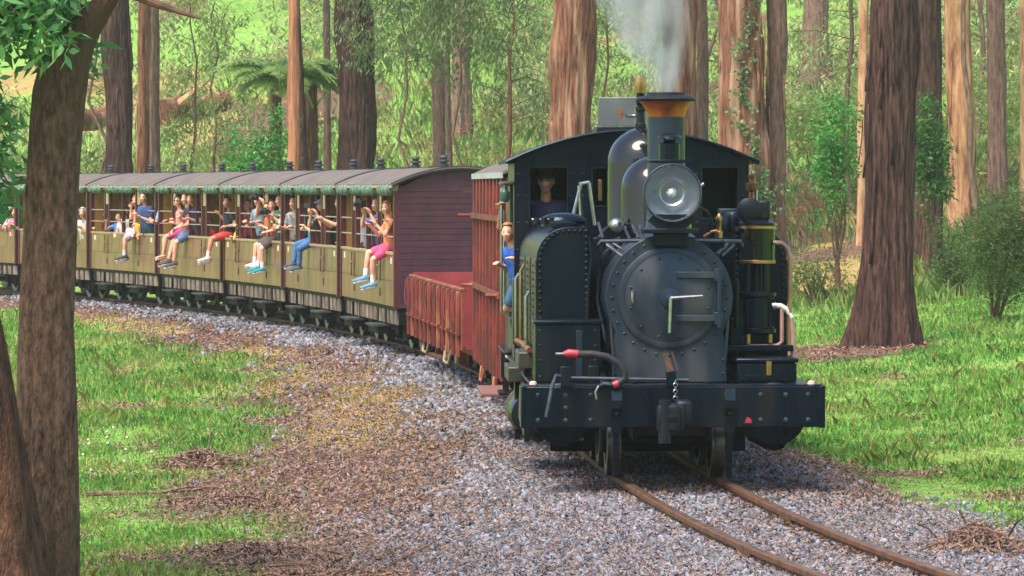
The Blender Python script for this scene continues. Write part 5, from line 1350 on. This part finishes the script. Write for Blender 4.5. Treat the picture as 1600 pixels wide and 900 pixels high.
# open wagon
def open_wagon():
    L, hw, z0, z1 = 8.3, .92, .44, 1.17
    t = thing("open_wagon", "low open red timber wagon between the tall red van and the first carriage", "wagon")
    bx("floor", m_redin, t, -hw+.04,hw-.04,.03,L-.03,.50,.56)
    m = MB(); m.box(-hw+.12,-hw+.2,0,L,.36,.498); m.box(hw-.2,hw-.12,0,L,.36,.498); m.build("sole_bar", m_red, t)
    n = 44; w = L/n
    for sx in (-1,1):
        rail = bx("top_rail", m_red2, t, sx*hw-.03,sx*hw+.03,0,L,z1-.03,z1, bev=.004)
        bk = bx("side_wall", m_redin, t, min(sx*hw,sx*(hw-.03)),max(sx*hw,sx*(hw-.03)),.0,L,z0+.03,z1-.032)
        for i in range(n):
            d = random.uniform(0,.006)
            bx("board", m_red if i%3 else m_red2, bk, min(sx*(hw+.001),sx*(hw+.016+d)),max(sx*(hw+.001),sx*(hw+.016+d)),i*w+.006,(i+1)*w-.006,z0+random.uniform(-.02,.01),z1-.034)
        for i in range(12):
            y = .2+i*(L-.4)/11; st = MB(); st.box(min(sx*(hw+.024),sx*(hw+.07)),max(sx*(hw+.024),sx*(hw+.07)),y-.035,y+.035,.34,z1-.04)
            s_ = st.build("stanchion", m_red if i%2 else m_red2, t, bev=.006)
            MB().cyl((sx*(hw+.05),y-.09,.62),(sx*(hw+.05),y+.09,.62),.028,n=8).build("hinge", m_red, s_)
            MB().tube([(sx*(hw+.08),y,1.1),(sx*(hw+.10),y+.02,.9),(sx*(hw+.085),y,.75)],.008,5).build("door_chain", m_redin, s_)
    for y0,y1 in ((0,.05),(L-.05,L)):
        ew = bx("end_wall", m_redin, t, -hw+.032,hw-.032,y0,y1,z0,z1+.03)
        for k in range(3): bx("board", m_redin, ew, -hw+.04,hw-.04,(y1+.001 if y0==0 else y0-.012),(y1+.012 if y0==0 else y0-.001),.56+k*.21,.56+k*.21+.20)
    for y in (2.2,5.6):
        MB().tube([(-hw+.02,y-.5,.42),(-hw-.02,y-.3,.20),(-hw-.02,y+.3,.20),(-hw+.02,y+.5,.42)],.018,6).build("brake_rod", m_tan, t)
        bx("brake_block", m_red, t, -.75,-.6,y+.42,y+.58,.15,.36)
    bogie(t, 1.5); bogie(t, L-1.5)
    bx("drawgear", m_under, t, -.09,.09,-.3,.2,.40,.52); bx("drawgear", m_under, t, -.09,.09,L-.2,L+.4,.40,.52)
    put_on_track(t, s_of_Y(49.6), L); return t
open_wagon()
def red_van():
    L, hw, z0, z1 = 5.6, .80, .50, 2.50
    t = thing("goods_van", "tall red boarded goods van coupled right behind the engine", "van")
    bx("floor", m_under, t, -hw+.03,hw-.03,.02,L-.02,.44,.52)
    bd = bx("body", m_red, t, -hw,hw,.02,L-.02,z0,z1)
    for sx in (-1,1):
        n = 30; w = L/n
        for i in range(n):
            d = random.uniform(0,.005); bx("board", m_red if i%4 else m_red2, bd, min(sx*(hw+.001),sx*(hw+.016+d)),max(sx*(hw+.001),sx*(hw+.016+d)),i*w+.005,(i+1)*w-.005,z0-.1,z1-.02)
        for i in range(9): y=.15+i*(L-.3)/8; bx("stanchion", m_red, t, min(sx*(hw+.022),sx*(hw+.075)),max(sx*(hw+.022),sx*(hw+.075)),y-.035,y+.035,z0-.14,z1-.02,bev=.006)
        for z in (1.25,2.05): bx("waist_rail", m_red, t, min(sx*(hw+.077),sx*(hw+.10)),max(sx*(hw+.077),sx*(hw+.10)),.0,L,z-.03,z+.03)
        for y in (.4,L-.4): MB().cyl((sx*(hw+.1),y-.1,1.25),(sx*(hw+.22),y-.1,1.25),.02,n=8).build("lamp_iron", m_red2, t)
        MB().cyl((sx*(hw+.02),L-.02,2.05),(sx*(hw+.24),L-.02,2.05),.02,n=8).build("lamp_iron", m_red, t)
    hr = hw+.07; A = [(hr*(-1+2*k/20), z1+.0+.22*(1-(-1+2*k/20)**2)) for k in range(21)]
    ro = MB().prism(A+[(x,z+.03) for x,z in A[::-1]], -.06, L+.06).build("roof", m_roofc, t, angle=50)
    for sx in (-1,1): bx("roof_edge", m_alu, ro, sx*hr-.012,sx*hr+.012,-.062,L+.062,z1-.03,z1+.032)
    MB().prism([(-hw,z1),(hw,z1)]+[(x*.94,z-.01) for x,z in A[::-1]][1:-1], .021, L-.021).build("gable", m_red, t, smooth=False)
    m = MB(); m.box(-hw+.1,-hw+.2,0,L,.34,.438); m.box(hw-.2,hw-.1,0,L,.34,.438); m.build("sole_bar", m_red, t)
    bogie(t, 1.2, 1.0); bogie(t, L-1.2, 1.0)
    for y in (1.5,4.0): MB().tube([(-hw-.02,y-.4,.42),(-hw-.06,y-.2,.20),(-hw-.06,y+.2,.20),(-hw-.02,y+.4,.42)],.018,6).build("brake_rod", m_red2, t)
    bx("drawgear", m_under, t, -.09,.09,-.5,.2,.40,.52); bx("drawgear", m_under, t, -.09,.09,L-.2,L+.4,.40,.52)
    put_on_track(t, s_of_Y(43.0), L); return t
red_van()
# ================================================================ PEOPLE
_cm = {}
def cloth(rgb, rough=.8):
    k = tuple(rgb)
    if k not in _cm: _cm[k] = M("fabric_%d" % len(_cm), lin(*rgb), tuple(c*.72 for c in lin(*rgb)[:3]), 9, rough=rough, bump=.7, bscale=13)
    return _cm[k]
m_skin = M("light_skin", lin(226,176,150), lin(208,150,126), 7, rough=.5)
m_skin2 = M("tanned_skin", lin(206,150,120), lin(182,126,100), 7, rough=.5)
m_eye = M("dark_eye", (.02,.015,.012), rough=.2)
m_lip = M("lips", lin(178,98,92), rough=.5)
HAIRS = {"brown": M("brown_hair", lin(92,64,48), lin(66,46,36), 20, rough=.6), "dark": M("dark_hair", lin(54,42,38), lin(36,28,26), 20, rough=.55),
         "blond": M("blond_hair", lin(206,160,108), lin(172,124,80), 20, rough=.55), "grey": M("grey_hair", lin(208,200,194), lin(168,160,154), 20, rough=.6), "ginger": M("sandy_hair", lin(196,138,92), lin(160,106,70), 20, rough=.55)}

def ik(a, t, l1, l2, bend):
    a, t = Vector(a), Vector(t); d = t-a; L_ = min(d.length, (l1+l2)*.995); d = d.normalized() if d.length > 1e-5 else Vector((0,0,-1)); t = a+d*L_
    x = (l1*l1-l2*l2+L_*L_)/(2*L_); h = math.sqrt(max(0,l1*l1-x*x)); b = Vector(bend); b = b-d*b.dot(d)
    b = b.normalized() if b.length > 1e-5 else d.orthogonal().normalized()
    return a+d*x+b*h, t

def cap(mb, a, b, ra, rb, n=12):
    mb.cyl(a, b, ra, rb, n); mb.ball(a, ra, n, 8); mb.ball(b, rb, n, 8)

def rem(o, vox, dec=.45, smooth=2):
    m = o.modifiers.new("skin", "REMESH"); m.mode = 'VOXEL'; m.voxel_size = vox; m.use_smooth_shade = True
    if smooth: s = o.modifiers.new("relax", "SMOOTH"); s.factor = .5; s.iterations = smooth
    if dec < 1: d = o.modifiers.new("thin", "DECIMATE"); d.ratio = dec
    return o

def person(label, mat, sc=1.0, lean=8, tilt=0, hands=((.13,-.32,.22),(-.13,-.32,.22)), feet=((.09,-.42,-.40),(-.09,-.42,-.40)), yaw=0, pitch=0, hair="brown", shirt=(90,110,150),
           legs=None, leglen="short", shoe=None, sock=None, skin=None, long_hair=False, hat=None, cap_=None, glasses=False, sleeve=.55, bald=False, elbow=None, trunk_yaw=0, stripes=None):
    skin = skin or m_skin; sc = sc*.87
    t = thing("person", label, "person"); t.matrix_world = mat
    S = lambda v: Vector(v)*sc
    Tm = Matrix.Rotation(R(trunk_yaw),3,'Z') @ Matrix.Rotation(R(lean),3,'X') @ Matrix.Rotation(R(tilt),3,'Y')
    pel = S((0,0,.10)); up = Tm @ Vector((0,0,1))
    P = lambda x,y,z: pel + Tm @ S((x,y,z))
    body = MB(); sh = MB(); pt = MB()
    # trunk
    for mb, g in ((body,0),(sh,.016)):
        for (x,z0,r0,z1,r1) in ((.055,.02,.115,.22,.105),(-.055,.02,.115,.22,.105),(.07,.22,.105,.40,.10),(-.07,.22,.105,.40,.10)): cap(mb, P(x,0,z0), P(x,0,z1), (r0+g)*sc, (r1+g)*sc)
        cap(mb, P(.135,0,.445), P(-.135,0,.445), (.058+g)*sc, (.058+g)*sc)
    cap(body, P(0,.0,.46), P(0,-.015,.58), .056*sc, .050*sc)
    # head
    hc = P(0,-.03,.70); Hm = Matrix.Rotation(R(yaw),3,'Z') @ Matrix.Rotation(R(pitch),3,'X')
    H = lambda x,y,z: hc + Hm @ S((x,y,z))
    body.ball(H(0,.005,.015), (.076*sc,.096*sc,.108*sc), 18, 14, rot=Hm); body.ball(H(0,-.03,-.055), (.056*sc,.062*sc,.066*sc), 14, 10, rot=Hm)
    cap(body, H(0,-.088,.012), H(0,-.106,-.022), .011*sc, .017*sc, 8)
    for q in (-1,1): body.ball(H(q*.078,.008,.0), (.014*sc,.024*sc,.034*sc), 8, 6, rot=Hm); body.ball(H(q*.034,-.074,-.022),(.026*sc,.022*sc,.024*sc),8,6)
    # arms
    hnds = []
    for q, tg in ((1,hands[0]),(-1,hands[1])):
        s0 = P(q*.172,0,.44); el = elbow if elbow is not None else (q*.5,.35,-1.0)
        if hasattr(el[0],'__len__'): el = el[0 if q > 0 else 1]
        e, w = ik(s0, S(tg), .285*sc, .25*sc, el)
        cap(body, s0, e, .047*sc, .038*sc); cap(body, e, w, .040*sc, .027*sc)
        cap(sh, s0, s0.lerp(e, sleeve), .066*sc, .058*sc)
        if sleeve >= 1.0: cap(sh, e, e.lerp(w,.9), .055*sc, .045*sc)
        d = (w-e).normalized(); sd = d.cross(Vector((0,0,1))); sd = sd.normalized() if sd.length > .1 else Vector((1,0,0)); nn = sd.cross(d)
        pc = w+d*.045*sc; body.ball(pc, (.040*sc,.040*sc,.040*sc), 10, 8); cap(body, w, w+d*.075*sc+sd*.012*sc, .026*sc, .030*sc); cap(body, w, w+d*.075*sc-sd*.014*sc, .026*sc, .029*sc)
        for k, (of, ln) in enumerate(((-.032,.066),(-.011,.078),(.011,.073),(.031,.058))):
            a = w+d*.082*sc+sd*of*sc; b = a+d*ln*.5*sc-nn*.012*sc; c = b+d*ln*.42*sc-nn*.034*sc
            cap(body, a, b, .0115*sc, .0105*sc, 7); cap(body, b, c, .0105*sc, .009*sc, 7)
        a = w+d*.03*sc-sd*q*.034*sc; b = a+d*.035*sc-sd*q*.026*sc; cap(body, a, b, .015*sc, .0125*sc, 7); cap(body, b, b+d*.03*sc-sd*q*.004*sc, .0125*sc, .010*sc, 7)
        hnds.append(w+d*.08*sc)
    # legs
    ft = []
    for q, tg in ((1,feet[0]),(-1,feet[1])):
        h0 = S((q*.088,0,.095)); k, a = ik(h0, S(tg), .42*sc, .405*sc, (q*.15,-1,.55))
        cap(body, h0, k, .082*sc, .056*sc); cap(body, k, k.lerp(a,.35), .052*sc, .056*sc); cap(body, k.lerp(a,.35), a, .056*sc, .036*sc)
        fd = Vector((q*.12,-1,-.28)).normalized()*sc
        cap(body, a+Vector((0,.03*sc,-.045*sc)), a+fd*.15+Vector((0,0,-.045*sc)), .036*sc, .030*sc)
        body.ball(a+fd*.165+Vector((0,0,-.05*sc)), (.040*sc,.05*sc,.022*sc), 10, 7)
        for g in range(5):
            o_ = (g-2)*.017*q; cap(body, a+fd*.19+Vector((o_*sc,0,-.055*sc)), a+fd*(.225-.012*g)+Vector((o_*sc,0,-.06*sc)), .010*sc, .009*sc, 7)
        if legs:
            f_ = {"short":.72,"long":1,"skirt":.80}[leglen]; g = .035 if leglen == "skirt" else .020
            cap(pt, h0, h0.lerp(k,f_), (.086+g)*sc, (.066+g)*sc)
            if leglen == "long": cap(pt, k, a.lerp(k,.06), .070*sc, .056*sc)
        ft.append((a, fd, q, k))
    if legs:
        cap(pt, S((.05,.0,.10)), S((-.05,.0,.10)), .125*sc, .125*sc); cap(pt, P(.05,0,.02), P(-.05,0,.06), .130*sc, .125*sc)
        if leglen == "skirt": cap(pt, S((.05,-.24,.06)), S((-.05,-.24,.06)), .09*sc, .09*sc)
    b = rem(body.build("body", skin, t), .0125*sc**.5, .40, 1)
    rem(sh.build("shirt", cloth(shirt), t), .020*sc, .6, 2)
    if stripes:
        for k in range(6):
            z = .08+k*.065; m = MB()
            ring = [P(.16*math.cos(a)*(1.0), .122*math.sin(a), z) for a in np.linspace(0,2*math.pi,25)]; m.tube(ring, .011*sc, 5, cap=False).build("shirt_stripe", cloth(stripes), t)
    if legs: rem(pt.build("trousers" if leglen == "long" else ("skirt" if leglen == "skirt" else "shorts"), cloth(legs), t), .020*sc, .6, 2)
    for a, fd, q, k in ft:
        if sock: MB().cyl(a.lerp(k,.30), a+Vector((0,0,-.02*sc)), .052*sc, .045*sc, 12).build("sock", cloth(sock), t)
        if shoe:
            s_ = MB(); z = Vector((0,0,-.045*sc)); cap(s_, a+Vector((0,.035*sc,0))+z, a+fd*.17+z*1.15, .052*sc, .042*sc); s_.ball(a+fd*.19+z*1.15, (.052*sc,.07*sc,.036*sc), 12, 8); cap(s_, a+z*.2, a+z, .047*sc, .05*sc)
            so = rem(s_.build("shoe", cloth(shoe), t), .014*sc, .5, 1)
            sl = MB(); cap(sl, a+Vector((0,.035*sc,-.028*sc))+z, a+fd*.20+z*1.15+Vector((0,0,-.026*sc)), .040*sc, .040*sc, 8); sl.build("sole", M_WHITE, so)
    # face and hair
    for q in (-1,1): MB().ball(H(q*.031,-.083,.018), (.012*sc,.008*sc,.008*sc), 8, 6, rot=Hm).build("eye", m_eye, t)
    MB().ball(H(0,-.090,-.060), (.024*sc,.010*sc,.006*sc), 8, 6, rot=Hm).build("mouth", m_lip, t)
    if not bald:
        hm = HAIRS[hair]
        hb = MB().ball(H(0,.012,.028), (.086*sc,.106*sc,.112*sc), 20, 16, keep=lambda p: p.z > .62 or (p.y > -.35 and p.z > -.15) or (p.y > .25 and p.z > -.62), rot=Hm).build("hair", hm, t)
        so = hb.modifiers.new("thick","SOLIDIFY"); so.thickness = .014*sc; so.offset = 1
        for q in (-1,1): MB().tube([H(q*.034,-.094,.036), H(q*.020,-.098,.040)],.004*sc,5).build("eyebrow", hm, t)
        if long_hair: rem(MB().build_long(H, sc).build("long_hair", hm, t), .02, .7, 2)
    if hat:
        ht = MB(); 
        pr = [(.155,.045),(.15,.055),(.092,.062),(.094,.10),(.086,.165),(.05,.178),(.01,.18)]
        hh = ht.lathe([(r*sc,h*sc) for r,h in pr], hc, Hm @ Vector((0,0,1)), 22).build("hat", cloth(hat), t)
    if cap_:
        c = MB().ball(H(0,.01,.05), (.094*sc,.112*sc,.10*sc), 18, 12, keep=lambda p: p.z > -.05, rot=Hm); c.ball(H(0,-.13,.055), (.07*sc,.07*sc,.012*sc), 14, 6, rot=Hm); c.build("cap", cloth(cap_), t)
    if glasses:
        g = MB()
        for q in (-1,1): g.ball(H(q*.033,-.092,.018), (.026*sc,.010*sc,.019*sc), 10, 7, rot=Hm); g.tube([H(q*.058,-.085,.02),H(q*.08,.0,.02)],.004*sc,5)
        g.tube([H(-.02,-.098,.022),H(.02,-.098,.022)],.004*sc,5).build("sunglasses", m_eye, t)
    return t, hnds, H
def _long(self, H, sc):
    cap(self, H(0,.06,.0), H(0,.085,-.22), .075*sc, .05*sc); cap(self, H(.05,.04,.0), H(.07,.05,-.18), .04*sc, .03*sc); cap(self, H(-.05,.04,.0), H(-.07,.05,-.18), .04*sc, .03*sc); return self
MB.build_long = _long

m_cam = M("black_camera_body", (.02,.02,.022), rough=.4)
def camera_thing(label, mat, at_, yaw=0, phone=False):
    t = thing("phone" if phone else "camera", label, "phone" if phone else "camera"); t.matrix_world = mat @ Matrix.Translation(at_) @ Matrix.Rotation(R(yaw),4,'Z')
    if phone:
        bx("body", m_cam, t, -.07,.07,-.006,.006,-.038,.038, bev=.004); bx("screen", M("phone_screen",(.06,.10,.14),rough=.1), t, -.062,.062,.0062,.0075,-.033,.033)
    else:
        bx("body", m_cam, t, -.07,.07,-.035,.035,-.05,.045, bev=.01); MB().lathe([(.034,0),(.036,.02),(.036,.08),(.03,.085)], (0,-.035,-.005),(0,-1,0),18).build("lens", m_cam, t); bx("viewfinder", m_cam, t, -.03,.03,-.025,.03,.046,.075, bev=.008)
    return t

def car_mat(i): 
    c = CARS[i]; return Matrix.Translation(c.location) @ Matrix.Rotation(c.rotation_euler.z,4,'Z')
def car_y(i, px, x=-.93):
    m = car_mat(i); lo, hi = -1.0, 8.0
    for _ in range(40):
        q = (lo+hi)/2; p = m @ Vector((x,q,0)); u = 800+p.x/p.y*FPX
        if u > px: lo = q
        else: hi = q
    return q
def out(i, px, turn=18, x=-.86, z=1.43):
    turn = turn-24      # sitting on the sill, facing outwards, turned a little to the engine
    return car_mat(i) @ Matrix.Translation((x, car_y(i,px,x), z)) @ Matrix.Rotation(R(-90+turn),4,'Z')
def inn(i, px, turn=30, x=-.55, z=1.07):
    x = x-.17; return car_mat(i) @ Matrix.Translation((x, car_y(i,px,x), z+.07)) @ Matrix.Rotation(R(-90+turn),4,'Z')
STAND = dict(feet=((.10,.30,-.74),(-.10,.30,-.74)))
SEAT = dict(feet=((.10,.50,-.20),(-.10,.50,-.20)))
REST = ((.22,-.42,.40),(-.16,-.42,.40))

# first carriage
person("girl in pink shorts sitting out of the front end of the first carriage", out(0,611,25), .92, lean=4, hands=((.22,-.30,.50),(-.05,-.36,.46)), feet=((.06,-0.34,-0.54),(-.07,-0.46,-0.42)), yaw=43, hair="blond", shirt=(238,140,96), legs=(240,86,140), shoe=(110,160,190), sock=(238,236,236), long_hair=True)
w_ = inn(0,600,35,-.62,1.40); _, hd, _ = person("man in purple blue shirt holding up a camera inside the first carriage", w_, .95, lean=12, hands=((.07,-.40,.62),(-.09,-.40,.62)), yaw=5, hair="brown", shirt=(92,84,160), legs=(70,70,90), **STAND)
camera_thing("black camera held up in front of the man in purple blue", w_, Vector((0,-.50,.66)))
person("man in pale grey shirt with his back turned, inside the first carriage", inn(0,571,-130,-.55,1.30), .98, lean=4, hair="dark", shirt=(198,200,212), legs=(80,80,90), feet=((.10,-.1,-.74),(-.10,-.1,-.74)))
person("small blond boy in navy top leaning on the sill of the first carriage", inn(0,545,50,-.50,1.14), .70, lean=20, hands=((.14,-.36,.40),(-.14,-.34,.40)), yaw=10, hair="ginger", shirt=(40,44,70), legs=(60,60,80), **STAND)
person("person resting bare arms on the bar at the back of the first carriage", inn(0,548,10,-.55,1.40), .98, lean=16, hands=((.10,-.56,.46),(-.16,-.52,.44)), yaw=40, hair="brown", shirt=(62,44,40), legs=(60,60,70), **STAND)
# second carriage
person("boy in teal shirt and jeans sitting on the side of the second carriage", out(1,491,30), .82, lean=4, hands=((.06,-.24,.40),(-.20,-.16,.36)), feet=((.06,-0.38,-0.50),(-.06,-0.48,-0.42)), yaw=50, hair="dark", shirt=(40,170,178), legs=(70,116,168), leglen="long", shoe=(74,84,100))
w_ = inn(1,511,35,-.60,1.36); person("person in blue cap and dark green shirt filming from the second carriage", w_, .95, lean=10, hands=((.08,-.36,.60),(-.08,-.36,.60)), hair="dark", shirt=(28,84,84), cap_=(86,140,186), legs=(60,60,70), **STAND)
camera_thing("dark phone held up by the person in the blue cap", w_, Vector((0,-.46,.64)), phone=True)
person("adult in grey shirt behind the boy in teal", inn(1,468,45,-.60,1.36), 1.0, lean=14, hands=((.10,-.34,.30),(-.24,-.32,.30)), yaw=10, hair="dark", shirt=(150,152,156), legs=(40,40,46), **STAND)
w_ = inn(1,444,30,-.66,1.38); person("bald man in green and white striped shirt with a camera in the second carriage", w_, 1.0, lean=6, hands=((.09,-.34,.46),(-.09,-.34,.46)), bald=True, shirt=(34,98,70), stripes=(226,230,224), legs=(60,60,70), **STAND)
camera_thing("black camera in the hands of the bald man in stripes", w_, Vector((0,-.44,.50)))
# third carriage
person("dark haired man leaning out at the front of the third carriage", inn(2,413,38,-.68,1.40), 1.0, lean=14, hands=((.2,-.32,.33),(-.2,-.32,.33)), yaw=15, hair="dark", shirt=(120,150,168), legs=(60,60,70), **STAND)
w_ = inn(2,427,30,-.62,1.46); person("man raising a black camera at the front end of the third carriage", w_, 1.0, lean=6, hands=((.07,-.32,.64),(-.09,-.32,.62)), hair="brown", shirt=(46,54,76), legs=(60,60,70), **STAND)
camera_thing("black camera raised by the man at the third carriage", w_, Vector((0,-.43,.66)))
person("boy in orange shirt and brown shorts sitting on the third carriage, white shoes", out(2,425,30), .84, lean=8, hands=((.02,-.22,.34),(-.34,-.30,.42)), feet=((.05,-0.32,-0.52),(-.06,-0.42,-0.50)), yaw=56, hair="brown", shirt=(238,120,72), legs=(96,80,76), shoe=(232,230,224), sock=(240,240,240))
person("child in red shirt with teal shoes sitting beside the boy in orange", out(2,431,15), .90, lean=4, hands=((.13,-.22,.20),(-.13,-.22,.20)), feet=((.07,-0.30,-0.58),(-.05,-0.40,-0.56)), yaw=48, hair="brown", shirt=(208,70,64), legs=(86,72,72), shoe=(40,150,160), sock=(232,232,236))
person("teenager in black top and red shorts sitting at the back of the third carriage", out(2,358,25), .95, lean=2, hands=((.18,-.12,.26),(-.34,-.14,.52)), feet=((.06,-0.50,-0.40),(-.06,-0.46,-0.44)), yaw=43, hair="dark", shirt=(38,40,46), legs=(234,70,72), shoe=(226,218,220), sock=(236,226,226), skin=m_skin2)
# fourth carriage
person("barefoot woman in sunglasses and pink shorts sitting on the fourth carriage", out(3,285,22), .96, lean=6, hands=((-.08,-.20,.30),(.06,-.22,.36)), feet=((.07,-0.46,-0.42),(-.07,-0.42,-0.46)), yaw=46, hair="brown", shirt=(216,150,136), legs=(238,70,150), glasses=True, long_hair=True)
person("man in blue grey shorts and sandals sitting in the middle of the fourth carriage", out(3,299,20), 1.04, lean=8, hands=((.10,-.30,.18),(-.06,-.34,.14)), feet=((.07,-0.38,-0.54),(-.07,-0.48,-0.50)), yaw=40, hair="brown", shirt=(178,96,92), legs=(96,124,164), shoe=(86,78,82))
person("teenager in navy shirt behind the two sitting on the fourth carriage", inn(3,304,38,-.66,1.42), .95, lean=10, hands=((.12,-.30,.33),(-.2,-.30,.36)), yaw=20, hair="brown", shirt=(44,50,84), legs=(60,60,70), **STAND)
person("child in red seated deep inside the fourth carriage", inn(3,329,40,-.45,1.12), .72, lean=4, hair="dark", shirt=(196,40,44), legs=(60,60,70), **SEAT)
# fifth carriage
person("woman in lavender skirt and peach top sitting on the fifth carriage", out(4,217,22), .95, lean=4, hands=((.16,-.10,.24),(.02,-.20,.62)), feet=((.07,-0.38,-0.52),(-.05,-0.32,-0.56)), yaw=48, hair="blond", shirt=(240,176,140), legs=(206,190,222), leglen="skirt", shoe=(70,66,76), sock=(226,226,236))
person("man in navy shirt leaning on the bar at the front of the fifth carriage", inn(4,233,35,-.70,1.40), 1.02, lean=14, hands=((.02,-.32,.34),(-.10,-.34,.38)), yaw=12, hair="brown", shirt=(58,84,140), legs=(60,90,90), **STAND)
person("child in bright rainbow shirt between the woman in lavender and the man in navy", inn(4,222,40,-.70,1.20), .72, lean=6, hair="blond", shirt=(244,170,50), stripes=(40,170,160), legs=(60,60,80), **STAND)
person("child in sky blue shirt with both arms up on the bar of the fifth carriage", inn(4,188,45,-.62,1.14), .78, lean=6, hands=((.22,-.34,.66),(-.30,-.32,.64)), yaw=-20, hair="brown", shirt=(92,140,206), legs=(60,60,80), **SEAT)
person("adult stretching one bare arm along the sill at the back of the fifth carriage", inn(4,168,70,-.40,1.10), .95, lean=16, hands=((.42,-.30,.42),(-.3,-.35,.38)), hair="dark", shirt=(86,50,48), legs=(60,60,70), **SEAT)
# more heads in the crowd
person("man in white shirt standing in the middle of the second carriage", inn(1,456,50,-.58,1.36), .96, lean=6, hands=((.2,-.30,.33),(-.2,-.30,.33)), hair="brown", shirt=(226,224,220), legs=(60,60,70), skin=m_skin2, **STAND)
person("woman in maroon top standing in the middle of the third carriage", inn(2,392,45,-.56,1.34), .92, lean=6, hands=((.2,-.30,.33),(-.2,-.30,.33)), hair="dark", shirt=(150,60,84), legs=(60,60,70), long_hair=True, **STAND)
person("boy in yellow shirt low at the sill of the third carriage", inn(2,380,45,-.62,1.12), .74, lean=10, hands=((.1,-.34,.40),(-.16,-.34,.40)), hair="brown", shirt=(226,190,80), legs=(60,60,70), **SEAT)
person("man in light blue shirt at the back of the fourth carriage", inn(3,262,45,-.58,1.34), 1.0, lean=6, hands=((.2,-.30,.33),(-.2,-.30,.33)), hair="grey", shirt=(160,190,220), legs=(60,60,70), **STAND)
person("woman in white top beside the child in sky blue in the fifth carriage", inn(4,198,45,-.52,1.14), .95, lean=4, hair="brown", shirt=(234,228,226), legs=(60,60,70), long_hair=True, **SEAT)
# sixth and last carriages
person("white haired man in cream shirt leaning on the sill of the sixth carriage", inn(5,136,42,-.64,1.08), 1.0, lean=14, hands=((.05,-.34,.40),(-.12,-.36,.40)), yaw=5, hair="grey", shirt=(232,222,212), legs=(70,70,80), **SEAT)
person("person in dark top beside the white haired man in the sixth carriage", inn(5,126,42,-.40,1.08), .95, lean=4, hair="dark", shirt=(120,150,160), legs=(70,70,80), **SEAT)
person("person in bright pink top leaning on the sill of the last carriage", inn(6,29,42,-.64,1.08), .96, lean=14, hands=((.1,-.36,.40),(-.16,-.36,.40)), hair="brown", shirt=(246,122,150), legs=(70,70,80), **SEAT)
person("grey haired person in pale top in the last carriage", inn(6,19,42,-.60,1.08), .96, lean=8, hands=((.1,-.36,.40),(-.16,-.36,.40)), hair="grey", shirt=(222,214,220), legs=(70,70,80), **SEAT)
# on the engine
LM = Matrix.Translation(loco.location) @ Matrix.Rotation(LH,4,'Z')
person("engine driver in dark hat and navy overalls looking out of the cab window", LM @ Matrix.Translation((-.78,5.50,1.70)), 1.05, lean=2, hands=((.2,-.2,.1),(-.24,-.1,.1)), yaw=-14, pitch=6, hair="dark", shirt=(40,46,80), sleeve=1.0, legs=(36,40,66), leglen="long", shoe=(30,28,28), hat=(36,34,36), skin=m_skin2, feet=((.10,-.02,-.80),(-.10,-.02,-.80)))
person("sandy haired boy in blue shirt and denim shorts leaning out of the engine cab", LM @ Matrix.Translation((-1.0,5.50,1.42)) @ Matrix.Rotation(R(-60),4,'Z'), .80, lean=17, hands=((.20,-.22,.40),(-.16,-.26,.34)), feet=((.10,.26,-.20),(-.12,.30,-.20)), yaw=46, hair="ginger", shirt=(40,96,190), legs=(84,126,166), shoe=(70,70,80))
person("second crew member standing in the cab doorway gripping the handrail", LM @ Matrix.Translation((-.93,5.98,1.52)) @ Matrix.Rotation(R(-30),4,'Z'), 1.0, lean=4, hands=((.1,-.25,.2),(-.08,-.46,.74)), hair="dark", shirt=(44,48,70), sleeve=.8, legs=(40,42,60), leglen="long", shoe=(30,28,28), skin=m_skin2, feet=((.10,-.02,-.70),(-.10,-.02,-.70)))
# ================================================================ AIR
def haze(density):
    m = bpy.data.materials.new("thin_forest_haze"); m.use_nodes = True; nt = m.node_tree
    for x in list(nt.nodes):
        if x.type == 'BSDF_PRINCIPLED': nt.nodes.remove(x)
    v = nt.nodes.new("ShaderNodeVolumePrincipled"); v.inputs["Color"].default_value = (.92,.95,.96,1); v.inputs["Density"].default_value = density; v.inputs["Anisotropy"].default_value = .3
    nt.links.new(v.outputs[0], nt.nodes["Material Output"].inputs["Volume"])
    o = MB().box(-305,305,-90,505,-2.5,46).build("haze", m, smooth=False)
    tag(o, "thin pale forest haze softening the far hillside", "haze", kind="stuff")
haze(.0004)
